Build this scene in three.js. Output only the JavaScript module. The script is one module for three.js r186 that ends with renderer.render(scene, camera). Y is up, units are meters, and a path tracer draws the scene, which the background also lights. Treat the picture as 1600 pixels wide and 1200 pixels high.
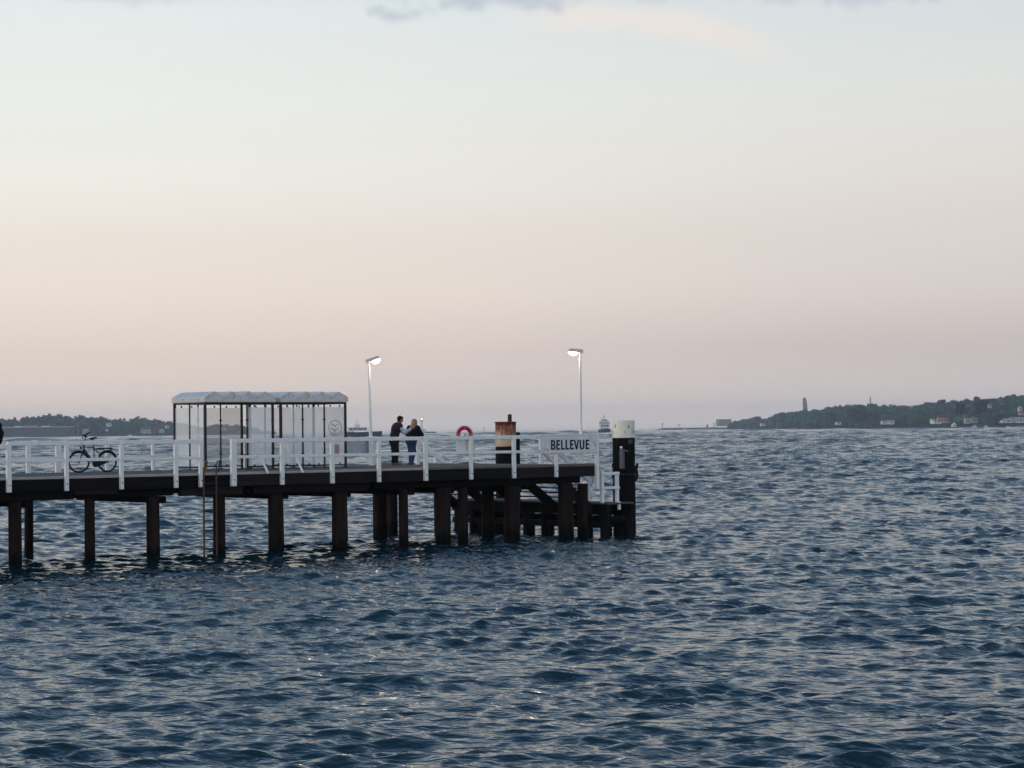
import * as THREE from 'three';
import { mergeGeometries, mergeVertices } from 'three/addons/utils/BufferGeometryUtils.js';
import { RoundedBoxGeometry } from 'three/addons/geometries/RoundedBoxGeometry.js';
import { TextGeometry } from 'three/addons/geometries/TextGeometry.js';
import { FontLoader } from 'three/addons/loaders/FontLoader.js';
import { MarchingCubes } from 'three/addons/objects/MarchingCubes.js';

// ------------------------------------------------------------------ camera, sky, sun, exposure
const scene = new THREE.Scene();
const EYE = 4.05, FOCAL = 3500;                       // eye above the water; focal length for a picture 1600 wide
const PITCH = Math.atan(71.5 / FOCAL), ROLL = -0.0107;
const camera = new THREE.PerspectiveCamera(2 * Math.atan(600 / FOCAL) * 180 / Math.PI, 4 / 3, 0.5, 90000);
camera.position.set(0, EYE, 0);
camera.rotation.order = 'YXZ';
camera.rotation.set(PITCH, 0, ROLL);

const renderer = new THREE.WebGLRenderer({ antialias: true });
renderer.toneMapping = THREE.LinearToneMapping;
renderer.toneMappingExposure = 1;
renderer.shadowMap.enabled = true;

let seed = 20240611;
function rnd() { seed = (seed * 1664525 + 1013904223) >>> 0; return seed / 4294967296; }
const rr = (a, b) => a + (b - a) * rnd();
const clamp = (x, a = 0, b = 1) => Math.min(b, Math.max(a, x));
const mixn = (a, b, t) => a + (b - a) * t;
const smooth = (a, b, x) => { const t = clamp((x - a) / (b - a)); return t * t * (3 - 2 * t); };
const lin = c => { c /= 255; return c <= 0.04045 ? c / 12.92 : Math.pow((c + 0.055) / 1.055, 2.4); };
function hash2(i, j) { let h = (i * 374761393 + j * 668265263) | 0; h = Math.imul(h ^ (h >>> 13), 1274126177); return ((h ^ (h >>> 16)) >>> 0) / 4294967296; }
function vnoise(x, y, per = 0) {
  const xi = Math.floor(x), yi = Math.floor(y), fx = x - xi, fy = y - yi;
  const m = per ? v => ((v % per) + per) % per : v => v;
  const u = fx * fx * (3 - 2 * fx), v = fy * fy * (3 - 2 * fy);
  const a = hash2(m(xi), m(yi)), b = hash2(m(xi + 1), m(yi)), c = hash2(m(xi), m(yi + 1)), d = hash2(m(xi + 1), m(yi + 1));
  return mixn(mixn(a, b, u), mixn(c, d, u), v);
}
function fbm(x, y, o = 4, per = 0) { let s = 0, a = 0.5, t = 0; for (let i = 0; i < o; i++) { s += a * vnoise(x, y, per); t += a; x *= 2; y *= 2; per *= 2; a *= 0.5; } return s / t; }

{ // dusk sky: a soft glow low in the north-west (picture left), mauve haze at the horizon, blue overhead
  const W = 3072, Hh = 1536, data = new Float32Array(W * Hh * 4);
  const knots = [ // elevation, towards the glow, away from the glow (sRGB)
    [0, [243, 225, 215], [220, 210, 207]], [0.5, [243, 225, 214], [220, 209, 206]], [1.0, [240, 223, 211], [214, 203, 199]], [2.0, [236, 219, 207], [207, 195, 192]], [3.4, [243, 230, 217], [220, 210, 205]],
    [4.8, [243, 233, 222], [222, 214, 208]], [6.4, [244, 241, 233], [227, 222, 217]], [8.4, [239, 242, 237], [226, 227, 223]], [10.6, [232, 238, 237], [216, 223, 225]],
    [13, [188, 213, 228], [178, 203, 221]], [19, [152, 186, 216], [146, 179, 210]], [28, [130, 169, 208], [126, 163, 203]], [42, [120, 159, 202], [116, 154, 198]], [62, [114, 152, 196], [112, 150, 194]], [90, [112, 149, 193], [112, 149, 193]]];
  const clouds = [[-2.5, 10.56, 1.05, 0.3, 0.85], [-1.2, 10.78, 1.0, 0.4, 0.9], [0.4, 10.86, 1.0, 0.34, 0.8], [3.2, 10.96, 1.7, 0.24, 0.5], [5.4, 10.9, 1.5, 0.2, 0.4], [7.7, 10.86, 1.2, 0.36, 0.7], [10.2, 10.76, 1.9, 0.36, 0.65], [-10.8, 10.98, 3.0, 0.28, 0.4]];
  const kl = knots.map(k => [k[0], k[1].map(lin), k[2].map(lin)]);
  for (let j = 0; j < Hh; j++) {
    const el = ((j + 0.5) / Hh - 0.5) * 180, e = Math.max(el, 0);
    let n = 0; while (n < kl.length - 2 && e > kl[n + 1][0]) n++;
    const t = clamp((e - kl[n][0]) / (kl[n + 1][0] - kl[n][0]));
    const A = [0, 1, 2].map(c => mixn(kl[n][1][c], kl[n + 1][1][c], t)), B = [0, 1, 2].map(c => mixn(kl[n][2][c], kl[n + 1][2][c], t));
    for (let i = 0; i < W; i++) {
      // three.js equirect: u = atan2(z, x) / 2pi + 0.5, ahead of the camera (-z) at u = 0.25; azimuth grows to the right
      const az = ((i + 0.5) / W - 0.25) * 360, d = ((az + 540) % 360) - 180;
      const side = smooth(-14, 17, d) * (d > 100 ? 1 : 1);
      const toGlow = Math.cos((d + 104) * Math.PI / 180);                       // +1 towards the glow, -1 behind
      const k = d < -118 || d > 60 ? 1 : side;
      const back = d < -118 ? smooth(-150, -110, d) : 1;
      const s = d < -110 ? 1 - back * (1 - side) : k;
      const gain = 1 + 1.1 * Math.pow(Math.max(0, toGlow), 1.6) * Math.exp(-e / 26) + 0.75 * smooth(50, 150, Math.abs(d)) * Math.exp(-e / 60);  // last term: sky brightness added beside and behind the camera to light camera-facing whites
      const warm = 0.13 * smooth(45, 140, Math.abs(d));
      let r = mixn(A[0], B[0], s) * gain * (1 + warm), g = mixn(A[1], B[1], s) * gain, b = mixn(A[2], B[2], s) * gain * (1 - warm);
      if (el > 7 && el < 40) {
        // dusk sky just above ten degrees: ragged blue grey cloud bases and one thin pink veil
        const f1 = fbm(d * 1.3 + 3.1, e * 2.2 + 17.9, 5) - 0.5, f2 = fbm(d * 4.1 + 9.7, e * 6 + 1.3, 4) - 0.5;
        let cl = 0.85 * smooth(0.46, 0.62, fbm(d * 0.21 + 31.7, e * 0.3 + 8.2, 5) + f2 * 0.1) * smooth(10.9, 11.8, e + f1) * (1 - smooth(17, 34, e));
        for (const [cx, cy, rx, ry, k] of clouds) { const q = Math.hypot((d - cx) / rx, (e - cy) / ry * (e < cy ? 1.5 : 0.8)) + f1 * 2.0 + f2 * 1.5; cl = Math.max(cl, k * (1 - smooth(0.45, 1.15, q))); }
        const tint = [lin(192), lin(200), lin(212)].map(v => v * gain);
        const along = (d - 0.3) / 6.4, line = 10.55 - 1.0 * along + 0.28 * Math.sin(along * 3), veil = 0.55 * smooth(-0.1, 0.25, along) * (1 - smooth(0.85, 1.1, along)) * (1 - smooth(0.1, 0.42 + 0.2 * along, Math.abs(e - line) + f1 * 0.35 + f2 * 0.15));
        r = mixn(r, lin(246), veil); g = mixn(g, lin(231), veil); b = mixn(b, lin(222), veil);
        r = mixn(r, tint[0], cl); g = mixn(g, tint[1], cl); b = mixn(b, tint[2], cl);
      }
      if (el > 0 && el < 14) { const v = 1 + (fbm(d * 0.09 + 5, e * 0.9 + 3, 3) - 0.5) * 0.035; r *= v; g *= v; b *= v; }
      if (el <= 0) { r = lin(188); g = lin(186); b = lin(189); }
      const o = (j * W + i) * 4;
      data[o] = r; data[o + 1] = g; data[o + 2] = b; data[o + 3] = 1;
    }
  }
  const sky = new THREE.DataTexture(data, W, Hh, THREE.RGBAFormat, THREE.FloatType);
  sky.mapping = THREE.EquirectangularReflectionMapping;
  sky.magFilter = sky.minFilter = THREE.LinearFilter;
  sky.needsUpdate = true;
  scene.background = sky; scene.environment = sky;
}
const sun = new THREE.DirectionalLight(new THREE.Color(1, 0.87, 0.74), 0.65);
sun.position.set(-92, 16, -58); sun.target.position.set(0, 2, -78);
sun.castShadow = true; sun.shadow.radius = 45;
Object.assign(sun.shadow.camera, { left: -45, right: 45, top: 30, bottom: -30, near: 1, far: 260 });
scene.add(sun, sun.target);
scene.fog = new THREE.FogExp2(new THREE.Color(0.88, 0.93, 1.0), 0.00009);

// ------------------------------------------------------------------ frame of the pier and of the far shore
const PA = 39 * Math.PI / 180, PX0 = -15.40, PD0 = 68, CA = Math.cos(PA), SA = Math.sin(PA);
const DECK = 2.77;
const pier2world = (u, v, y) => new THREE.Vector3(PX0 + u * CA - v * SA, y, -(PD0 + u * SA + v * CA));
// direction through a pixel of a 1600 x 1200 picture: [x, y, depth]
function ray(px, py) {
  const x = px - 800, y = 600 - py, cr = Math.cos(ROLL), sr = Math.sin(ROLL), cp = Math.cos(PITCH), sp = Math.sin(PITCH);
  const xi = x * cr - y * sr, yi = x * sr + y * cr;
  return [xi, yi * cp + FOCAL * sp, -yi * sp + FOCAL * cp];
}
function uAt(px, py, v) { const d = ray(px, py), ax = PX0 - v * SA, az = PD0 + v * CA; // t*d = (ax + u CA, az + u SA)
  const t = (ax * SA - az * CA) / (d[0] * SA - d[2] * CA); return ((t * d[2]) - az) / SA; }
const horizonAt = px => 671.5 - 0.0107 * (px - 800);
const farX = (px, D) => { const d = ray(px, horizonAt(px)); return D * d[0] / d[2]; };
const farY = (px, py, D) => { const d = ray(px, py); return EYE + D * d[1] / d[2]; };
const M2 = (px, D) => px * D / FOCAL;                  // pixels of the picture -> metres at distance D

const used = new Map();
function numbered(n) { const k = used.get(n) || 0; used.set(n, k + 1); return k ? n + '_' + String(k).padStart(3, '0') : n; }
function tag(o, label, category, group, kind) {
  if (label) o.userData.label = label;
  if (category) o.userData.category = category;
  if (group) o.userData.group = group;
  if (kind) o.userData.kind = kind;
  return o;
}
function thing(name, label, category, group) { const g = new THREE.Group(); g.name = numbered(name); scene.add(g); return tag(g, label, category, group); }
function onPier(o, u, v, y = DECK, turn = 0) { o.position.copy(pier2world(u, v, y)); o.rotation.y = PA + turn; return o; }
function part(name, geo, mat, parent) {
  const m = new THREE.Mesh(Array.isArray(geo) ? mergeGeometries(geo.map(g => { const q = g.index ? g.toNonIndexed() : g; for (const k of Object.keys(q.attributes)) if (!['position', 'normal', 'uv'].includes(k)) q.deleteAttribute(k); return q; })) : geo, mat);
  m.castShadow = m.receiveShadow = true; m.name = name;
  if (parent === scene) m.name = numbered(name);
  parent.add(m); return m;
}
function box(w, h, d, x = 0, y = 0, z = 0, r = 0.012) {
  const g = r > 0 ? new RoundedBoxGeometry(w, h, d, 1, Math.min(r, w / 2.2, h / 2.2, d / 2.2)) : new THREE.BoxGeometry(w, h, d);
  return g.translate(x, y, z);
}
function rod(a, b, r0, r1 = r0, seg = 10) {
  const A = new THREE.Vector3(...a), B = new THREE.Vector3(...b), d = B.clone().sub(A), L = d.length();
  const g = new THREE.CylinderGeometry(r1, r0, L, seg, 1); g.translate(0, L / 2, 0);
  g.applyQuaternion(new THREE.Quaternion().setFromUnitVectors(new THREE.Vector3(0, 1, 0), d.normalize())); g.translate(A.x, A.y, A.z); return g;
}
function bar(a, b, w, h, r = 0.01) { // a board between two points, w thick sideways (local z), h high
  const A = new THREE.Vector3(...a), B = new THREE.Vector3(...b), d = B.clone().sub(A), L = d.length(); d.normalize();
  const side = new THREE.Vector3().crossVectors(d, new THREE.Vector3(0, 1, 0)); if (side.length() < 1e-4) side.set(0, 0, 1); side.normalize();
  const up = new THREE.Vector3().crossVectors(side, d);
  const g = box(L, h, w, 0, 0, 0, r); g.applyMatrix4(new THREE.Matrix4().makeBasis(d, up, side)); const c = A.add(B).multiplyScalar(0.5); return g.translate(c.x, c.y, c.z);
}
const tube = (pts, r, n = 24, seg = 8, closed = false) => new THREE.TubeGeometry(new THREE.CatmullRomCurve3(pts.map(p => new THREE.Vector3(...p)), closed), n, r, seg, closed);

// ------------------------------------------------------------------ materials
function tex(w, h, fn, srgb = true) {
  const d = new Uint8Array(w * h * 4);
  for (let j = 0; j < h; j++) for (let i = 0; i < w; i++) { const c = fn(i / w, j / h); for (let k = 0; k < 3; k++) d[(j * w + i) * 4 + k] = clamp(c[k], 0, 255); d[(j * w + i) * 4 + 3] = 255; }
  const t = new THREE.DataTexture(d, w, h); t.wrapS = t.wrapT = THREE.RepeatWrapping; t.magFilter = t.minFilter = THREE.LinearFilter;
  if (srgb) t.colorSpace = THREE.SRGBColorSpace; t.needsUpdate = true; return t;
}
const std = (r, g, b, rough = 0.7, o = {}) => new THREE.MeshPhysicalMaterial({ color: new THREE.Color().setRGB(r, g, b), roughness: rough, specularIntensity: rough > 0.7 ? 0.18 : 0.45, ...o });
const grain = tex(256, 256, (u, v) => { const n = fbm(u * 4, v * 48, 3, 0) * 0.6 + fbm(u * 8, v * 8, 3) * 0.4; const q = 130 + 125 * n; return [q, q, q]; });
const grainBump = tex(256, 256, (u, v) => { const q = 255 * fbm(u * 6, v * 60, 3); return [q, q, q]; }, false);
const paintTex = tex(256, 256, (u, v) => { const n = fbm(u * 7, v * 7, 4), s = fbm(u * 30, v * 5, 3); const q = 224 + 31 * n, st = 1.6 * smooth(0.56, 0.8, s) * smooth(0.35, 0.6, n); return [q - 26 * st, q - 36 * st, q - 46 * st]; });
const white = std(0.95, 0.95, 0.94, 0.5, { map: paintTex });
const whiteB = std(0.72, 0.73, 0.74, 0.55, { map: paintTex });
const woods = [[0.20, 0.175, 0.155], [0.24, 0.21, 0.185], [0.17, 0.15, 0.135], [0.27, 0.235, 0.205]].map(c => std(...c, 0.85, { map: grain, bumpMap: grainBump, bumpScale: 0.004 }));
const edgeWood = std(0.74, 0.67, 0.63, 0.85, { map: grain });
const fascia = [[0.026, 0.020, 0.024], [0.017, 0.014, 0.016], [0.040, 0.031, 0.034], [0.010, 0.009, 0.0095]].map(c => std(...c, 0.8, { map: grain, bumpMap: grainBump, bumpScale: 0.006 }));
const tar = std(0.007, 0.0065, 0.0065, 0.75, { map: grain, bumpMap: grainBump, bumpScale: 0.01 });
const pileTex = tex(256, 512, (u, v) => { // v = 0 at the foot: weed and wet up to the tide mark, greyed wood above
  const wet = smooth(0.6, 0.5, v + (fbm(u * 9, v * 6, 3) - 0.5) * 0.16), n = fbm(u * 26, v * 3, 4), m = fbm(u * 5, v * 9, 3);
  const dry = [86 + 52 * n - 26 * m, 73 + 46 * n - 26 * m, 68 + 42 * n - 22 * m];
  return [mixn(dry[0], 20 + 14 * n, wet), mixn(dry[1], 23 + 16 * n, wet), mixn(dry[2], 20 + 10 * n, wet)];
});
const pileMat = std(0.125, 0.115, 0.115, 0.8, { map: pileTex, bumpMap: grainBump, bumpScale: 0.01 });
const darkMetal = std(0.022, 0.024, 0.034, 0.45, { metalness: 0.3 });
const blackRubber = std(0.012, 0.012, 0.014, 0.7);
const rust = std(0.20, 0.075, 0.035, 0.85);
const brownSteel = std(0.10, 0.05, 0.03, 0.7);

// ------------------------------------------------------------------ water
{
  const waves = [];
  const WIND = 1.3;                                           // the sea runs towards the camera, a little from the left
  const N0 = 0.26, N1 = 60, COUNT = 150;
  for (let i = 0; i < COUNT; i++) {
    const L = N0 * Math.pow(N1 / N0, (i + rnd()) / COUNT), k = 2 * Math.PI / L;
    const a = WIND + (rnd() + rnd() + rnd() - 1.5) / 1.5 * (L < 2 ? 1.45 : 1.15);
    waves.push({ kx: Math.cos(a) * k, kz: Math.sin(a) * k, k, ka: 0.0345 * rr(0.5, 1.4), p: rnd() * 6.2832, L });
  }
  const CHOP = 0.9, FAR = 8600;
  const pos = [], uvs = [], idx = [];
  // one ring of the sea: columns by angle, rows by distance. Waves that the rows are too wide apart to show give their slope to longer ones.
  function ring(ang, rad, sink) {
    const nA = ang.length, nR = rad.length, base = pos.length / 3;
    for (let j = 0; j < nR; j++) {
      const R = rad[j], step = j ? R - rad[j - 1] : rad[1] - rad[0];
      const live = []; let have = 0, want = 0;
      for (const w of waves) {
        const spec = w.L < 0.8 ? 1.3 : 1.3 * Math.pow(0.8 / w.L, 1.12);                                        // the real sea
        const seen = smooth(step * 1.5, step * 3.2, w.L), g = seen * Math.max(spec, 1 - smooth(step * 5, step * 9, w.L));
        want += w.ka * w.ka * spec * spec; if (g > 0.02) { live.push([w, g]); have += w.ka * w.ka * g * g; }
      }
      const boost = Math.min(1.7, Math.sqrt(want / Math.max(have, 1e-9))) * mixn(1, 0.6, smooth(300, 3000, R));
      for (let i = 0; i < nA; i++) {
        const th = ang[i], x = Math.sin(th) * R, z = -Math.cos(th) * R;
        let h = 0, dx = 0, dz = 0;
        if (Math.abs(th) < 0.55) {
          for (let q = 0; q < live.length; q++) {
            const w = live[q][0], A = w.ka / w.k * live[q][1], ph = w.kx * x + w.kz * z + w.p, s = Math.sin(ph), c = Math.cos(ph);
            h += A * c; dx -= CHOP * A * s * w.kx / w.k; dz -= CHOP * A * s * w.kz / w.k;
          }
          // gusts: the sea is rougher in some patches than in others
          const group = fbm(x * 0.55 + 7.3, z * 0.42 + 2.1, 3), gust = boost * (0.5 + 1.0 * fbm(x * 0.035 + 40, z * 0.02 + 12, 3)) * mixn(0.8 + 0.6 * smooth(0.36, 0.78, group), 0.95, smooth(120, 400, R));
          h *= gust; dx *= gust; dz *= gust;
        }
        pos.push(x + dx, h - (j === 0 ? sink : 0), z + dz);
        uvs.push(x, -z);
      }
    }
    for (let j = 0; j < nR - 1; j++) for (let i = 0; i < nA - 1; i++) { const a = base + j * nA + i, b = a + 1, c = a + nA, d = c + 1; idx.push(a, b, c, b, d, c); }
  }
  const columns = step => { const o = [], F = 0.36; for (let a = -Math.PI; a < -F; a += 0.08) o.push(a); for (let a = -F; a < F; a += step) o.push(a); for (let a = F; a < Math.PI + 0.04; a += 0.08) o.push(Math.min(a, Math.PI)); return o; };
  const rows = (a, b, q) => { const o = []; for (let r = a; r < b; r *= q) o.push(r); o.push(b); return o; };
  ring(columns(0.02), rows(1.5, 18, 1.15), 0);
  ring(columns(0.00095), rows(17.9, 150, 1.0023), 0.1);
  ring(columns(0.0016), rows(149, 1500, 1.0024), 0.2);
  ring(columns(0.003), rows(1490, FAR, 1.006), 0.2);
  const geo = new THREE.BufferGeometry();
  geo.setAttribute('position', new THREE.BufferAttribute(new Float32Array(pos), 3)); geo.setAttribute('uv', new THREE.BufferAttribute(new Float32Array(uvs), 2));
  geo.setIndex(new THREE.BufferAttribute(new Uint32Array(idx), 1)); geo.computeVertexNormals();
  // ripples too fine for the mesh: a periodic height field turned into a normal map
  const n = 1024, tile = 9.7, hh = new Float32Array(n * n), rip = [];
  for (let i = 0; i < 90; i++) {
    const L = 0.07 * Math.pow(0.85 / 0.07, rnd()), a = WIND + (rnd() + rnd() - 1) * 1.5;
    const ix = Math.round(Math.cos(a) * tile / L), iz = Math.round(Math.sin(a) * tile / L), k = 2 * Math.PI * Math.hypot(ix, iz) / tile;
    if (k > 0) rip.push([ix, iz, 0.022 / k * rr(0.6, 1.4), rnd() * 6.2832]);
  }
  const gx = new Float32Array(n * n), gz = new Float32Array(n * n), two = 2 * Math.PI;
  const sn = new Float32Array(n), cs = new Float32Array(n); for (let i = 0; i < n; i++) { sn[i] = Math.sin(two * i / n); cs[i] = Math.cos(two * i / n); }
  for (const [ix, iz, A, p] of rip) {
    const sp = Math.sin(p), cp = Math.cos(p), kx = two * ix / tile * A, kz = two * iz / tile * A;
    for (let j = 0; j < n; j++) for (let i = 0; i < n; i++) { const t = (((ix * i + iz * j) % n) + n) % n, s = sn[t] * cp + cs[t] * sp; gx[j * n + i] -= kx * s; gz[j * n + i] -= kz * s; }
  }
  const nd = new Uint8Array(n * n * 4);
  for (let i = 0; i < n * n; i++) { const l = Math.hypot(gx[i], gz[i], 1); nd[i * 4] = 127.5 - 127.5 * gx[i] / l; nd[i * 4 + 1] = 127.5 - 127.5 * gz[i] / l; nd[i * 4 + 2] = 127.5 + 127.5 / l; nd[i * 4 + 3] = 255; }
  const nm = new THREE.DataTexture(nd, n, n); nm.wrapS = nm.wrapT = THREE.RepeatWrapping; nm.magFilter = nm.minFilter = THREE.LinearFilter; nm.repeat.set(1 / tile, 1 / tile); nm.needsUpdate = true;
  const mat = new THREE.MeshPhysicalMaterial({ color: new THREE.Color().setRGB(0.0007, 0.019, 0.028), roughness: 0.09, ior: 1.333, normalMap: nm, normalScale: new THREE.Vector2(1, 1) });
  const w = part('sea_water', geo, mat, scene);
  tag(w, 'choppy steel blue water of the fjord under a dusk sky', null, null, 'structure');
}

// ------------------------------------------------------------------ pier
const LEN0 = -14, HEAD = 20.2, STAIR = 22.3, TIP = 23.76, WID = 6.2, WHEAD = 9.4;
const pierThing = onPier(thing('pier', 'long dark timber pier on round wooden piles with a wide head at its end', 'pier'), 0, 0, 0);
{
  const plank = [0, 1, 2, 3].map(k => { const g = box(0.158, 0.055, 1, 0, 0, 0, 0.008); return g; });
  const shapes = {};
  const board = (x0, z0, z1, k) => { const L = +(z0 - z1).toFixed(3); const key = L + '_' + k; shapes[key] ??= box(0.163 - 0.004 * (k % 3), 0.055, L, 0, 0, 0, 0.008); const m = part('plank', shapes[key], woods[(k * 7 + Math.floor(x0 * 13.7) + 100) % 4], pierThing); m.position.set(x0, DECK - 0.0275 - 0.004 * (k % 2), (z0 + z1) / 2); };
  let k = 0;
  for (let x = LEN0 + 0.085; x < HEAD - 0.05; x += 0.17) board(x, 0.02, -WID, k++ % 4);
  for (let x = HEAD + 0.035; x < STAIR - 0.02; x += 0.17) board(x, 0.02, -WHEAD, k++ % 4);
  for (let x = STAIR + 0.035; x < TIP - 0.06; x += 0.17) board(x, 0.02, -0.78, k++ % 4);
  // pale edge boards along the near side, butted at the bays
  const bays = [LEN0, -9.9, -5.94, -1.98, 1.98, 5.94, 8.1, 11.9, 15.85, 19.8, TIP];
  for (let i = 0; i < bays.length - 1; i++) {
    const a = bays[i], b = bays[i + 1], L = b - a - 0.012;
    part('edge_board', box(L, 0.085, 0.06, (a + b) / 2, DECK - 0.045, 0.052), i === 8 || i === 9 ? woods[3] : edgeWood, pierThing);
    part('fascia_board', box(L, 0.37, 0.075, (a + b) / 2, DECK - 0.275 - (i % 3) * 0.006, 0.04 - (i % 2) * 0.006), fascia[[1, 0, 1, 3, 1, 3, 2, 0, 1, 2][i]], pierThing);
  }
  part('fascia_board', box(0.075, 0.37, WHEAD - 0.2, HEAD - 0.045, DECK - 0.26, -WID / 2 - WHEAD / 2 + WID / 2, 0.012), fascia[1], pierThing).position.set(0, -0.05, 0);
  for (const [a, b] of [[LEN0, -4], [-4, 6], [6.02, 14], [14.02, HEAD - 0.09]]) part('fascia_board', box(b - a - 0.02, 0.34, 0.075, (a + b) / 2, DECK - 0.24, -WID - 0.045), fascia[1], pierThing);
  // longitudinal girders on the pile heads
  for (const [a, b, y, z, m] of [[LEN0, 2.36, 2.17, -0.22, 3], [2.42, 5.95, 2.2, -0.3, 3], [6.16, 8.47, 2.165, -0.16, 2], [8.9, 13.55, 2.16, -0.2, 1], [13.9, TIP - 0.5, 2.2, -0.42, 3]])
    part('girder', box(b - a, 0.27, 0.24, (a + b) / 2, y, z), fascia[m], pierThing);
  part('girder', box(1.5, 0.16, 0.1, 3.05, 2.25, 0.0), fascia[2], pierThing);
  for (const z of [-3.1, -5.9]) part('girder', box(STAIR - LEN0, 0.27, 0.24, (STAIR + LEN0) / 2, 2.17, z), fascia[1], pierThing);
  part('girder', box(STAIR - HEAD, 0.27, 0.24, (STAIR + HEAD) / 2, 2.17, -9.1), fascia[1], pierThing);
  // piles
  const pile = (u, v, rad, top = 2.03) => {
    const g = new THREE.CylinderGeometry(rad * 0.96, rad * 1.05, top + 1.6, 18, 1); const p = g.attributes.position;
    const m = part('pile', g, pileMat, pierThing); m.position.set(u, (top - 1.6) / 2, -v); m.rotation.set(rr(-0.012, 0.012), rnd() * 6, rr(-0.012, 0.012)); return m;
  };
  const near = [[-13.2, 0.2], [-10.9, 0.19], [-8.5, 0.2], [-6.2, 0.2], [-3.9, 0.2], [-1.6, 0.2], [0.5, 0.205], [3.05, 0.165], [5.31, 0.215], [7.76, 0.205], [9.97, 0.265], [12.52, 0.27], [15.21, 0.17], [16.94, 0.27], [17.82, 0.185], [20.05, 0.29], [22.61, 0.29], [23.42, 0.2]];
  for (const [u, r] of near) pile(u, 0.38, r);
  for (const [u, r] of [[-12.2, 0.2], [-8.2, 0.2], [-4.2, 0.2], [-0.9, 0.2], [3.72, 0.15], [uAt(140, 800, 5.85), 0.15], [uAt(239, 800, 5.85), 0.18], [uAt(343, 800, 5.85), 0.18], [uAt(432, 800, 5.85), 0.25], [uAt(533, 800, 5.85), 0.25], [18.13, 0.275], [21.0, 0.27]]) pile(u, 5.85, r);
  for (const [u, v, r] of [[21.1, 3.1, 0.24], [20.9, 8.9, 0.22]]) pile(u, v, r);
  for (const u of [-13.2, -8.5, -3.9, 0.6, 5.3, 9.97, 12.5, 15.2, 16.94, 20.0]) part('cross_beam', box(0.24, 0.22, WID - 0.6, u + 0.33, 1.93, -WID / 2), fascia[3], pierThing);
  part('cross_beam', box(0.24, 0.22, WHEAD - 0.6, 20.7, 1.98, -WHEAD / 2), fascia[3], pierThing);
  part('cross_beam', box(0.12, 0.22, WHEAD - 0.6, 22.18, 2.2, -WHEAD / 2), fascia[3], pierThing);
}

// ------------------------------------------------------------------ stairs and landing stage at the pier head
{
  const st = onPier(thing('boarding_stairs', 'wide open timber stairs descending from the pier head to the low landing stage', 'stairs'), STAIR, 0, 0);
  const rows = [0.95, 3.0, 5.07, 7.14, 9.2], run = 2.06, drop = 1.485, steps = 8;
  for (const v of rows) part('stringer', bar([-0.1, DECK - 0.2, -v], [run + 0.02, DECK - 0.2 - drop * (run + 0.12) / run, -v], 0.1, 0.36), v < 1 ? fascia[2] : tar, st);
  for (let i = 1; i < steps; i++) for (let k = 0; k < 4; k++) part('tread', box(0.25, 0.05, 2.0, i * run / steps - 0.0, DECK - i * drop / steps, -(rows[k] + rows[k + 1]) / 2 + 0.0), fascia[(i + k) % 3], st);
  for (const [v, big] of [[1.0, 1], [9.2, 1]]) {
    part('newel_post', box(0.12, 1.08, 0.12, v < 2 ? -0.34 : -0.02, DECK + 0.54, -v), white, st);
    const off = v < 2 ? -0.3 : 0;
    part('handrail', bar([off, DECK + 1.02, -v], [run + 0.1, DECK + 1.02 - drop * (run + 0.1 - off) / run, -v], 0.09, 0.17), white, st);
    part('handrail', bar([off, DECK + 0.5, -v], [run + 0.1, DECK + 0.5 - drop * (run + 0.1 - off) / run, -v], 0.08, 0.13), white, st);
    for (const x of [0.95, 1.95]) part('baluster', box(0.1, 1.0, 0.1, x, DECK - 0.08 - drop * (x - off) / run + 0.48, -v), white, st);
  }
  const L = onPier(thing('landing_stage', 'low dark timber landing stage at the water beyond the stairs', 'landing stage'), STAIR + 2.1, 0, 0);
  const y = 1.285;
  for (let i = 0; i < 8; i++) part('plank', box(0.155, 0.06, 9.5, 0.1 + i * 0.165, y - 0.03, -4.85), woods[i % 3], L);
  for (const [x, yy, h] of [[0.08, 1.03, 0.4], [1.27, 1.0, 0.42], [1.3, 0.45, 0.24], [0.1, 0.45, 0.22]]) part('beam', box(0.2, h, 9.5, x, yy, -4.85), tar, L);
  for (const v of [0.35, 1.5, 2.6, 3.8, 4.9, 6.1, 7.2, 8.3, 9.3]) { part('bearer', box(1.4, 0.2, 0.18, 0.68, 0.68, -v), tar, L); for (const x of [0.1, 1.25]) { const m = part('pile', new THREE.CylinderGeometry(0.17, 0.19, 2.75, 14), tar, L); m.position.set(x, -0.4, -v - 0.02); } }
  const R = onPier(thing('landing_railing', 'short white railing on the low landing stage beside the black and white pile', 'railing'), STAIR + 2.1, 0.25, y);
  for (const [x, h] of [[-0.12, 1.2], [0.62, 1.15]]) part('post', box(0.13, h, 0.11, x, h / 2, 0), white, R);
  part('post', box(0.1, 0.3, 0.1, 0.66, -0.12, 0.06), white, R);
  for (const h of [1.09, 0.56]) part('rail', box(0.9, 0.1, 0.05, 0.25, h, 0.055), white, R);
  part('board', box(0.32, 0.5, 0.06, -0.33, 0.98, -0.12), whiteB, R);
}

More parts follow.
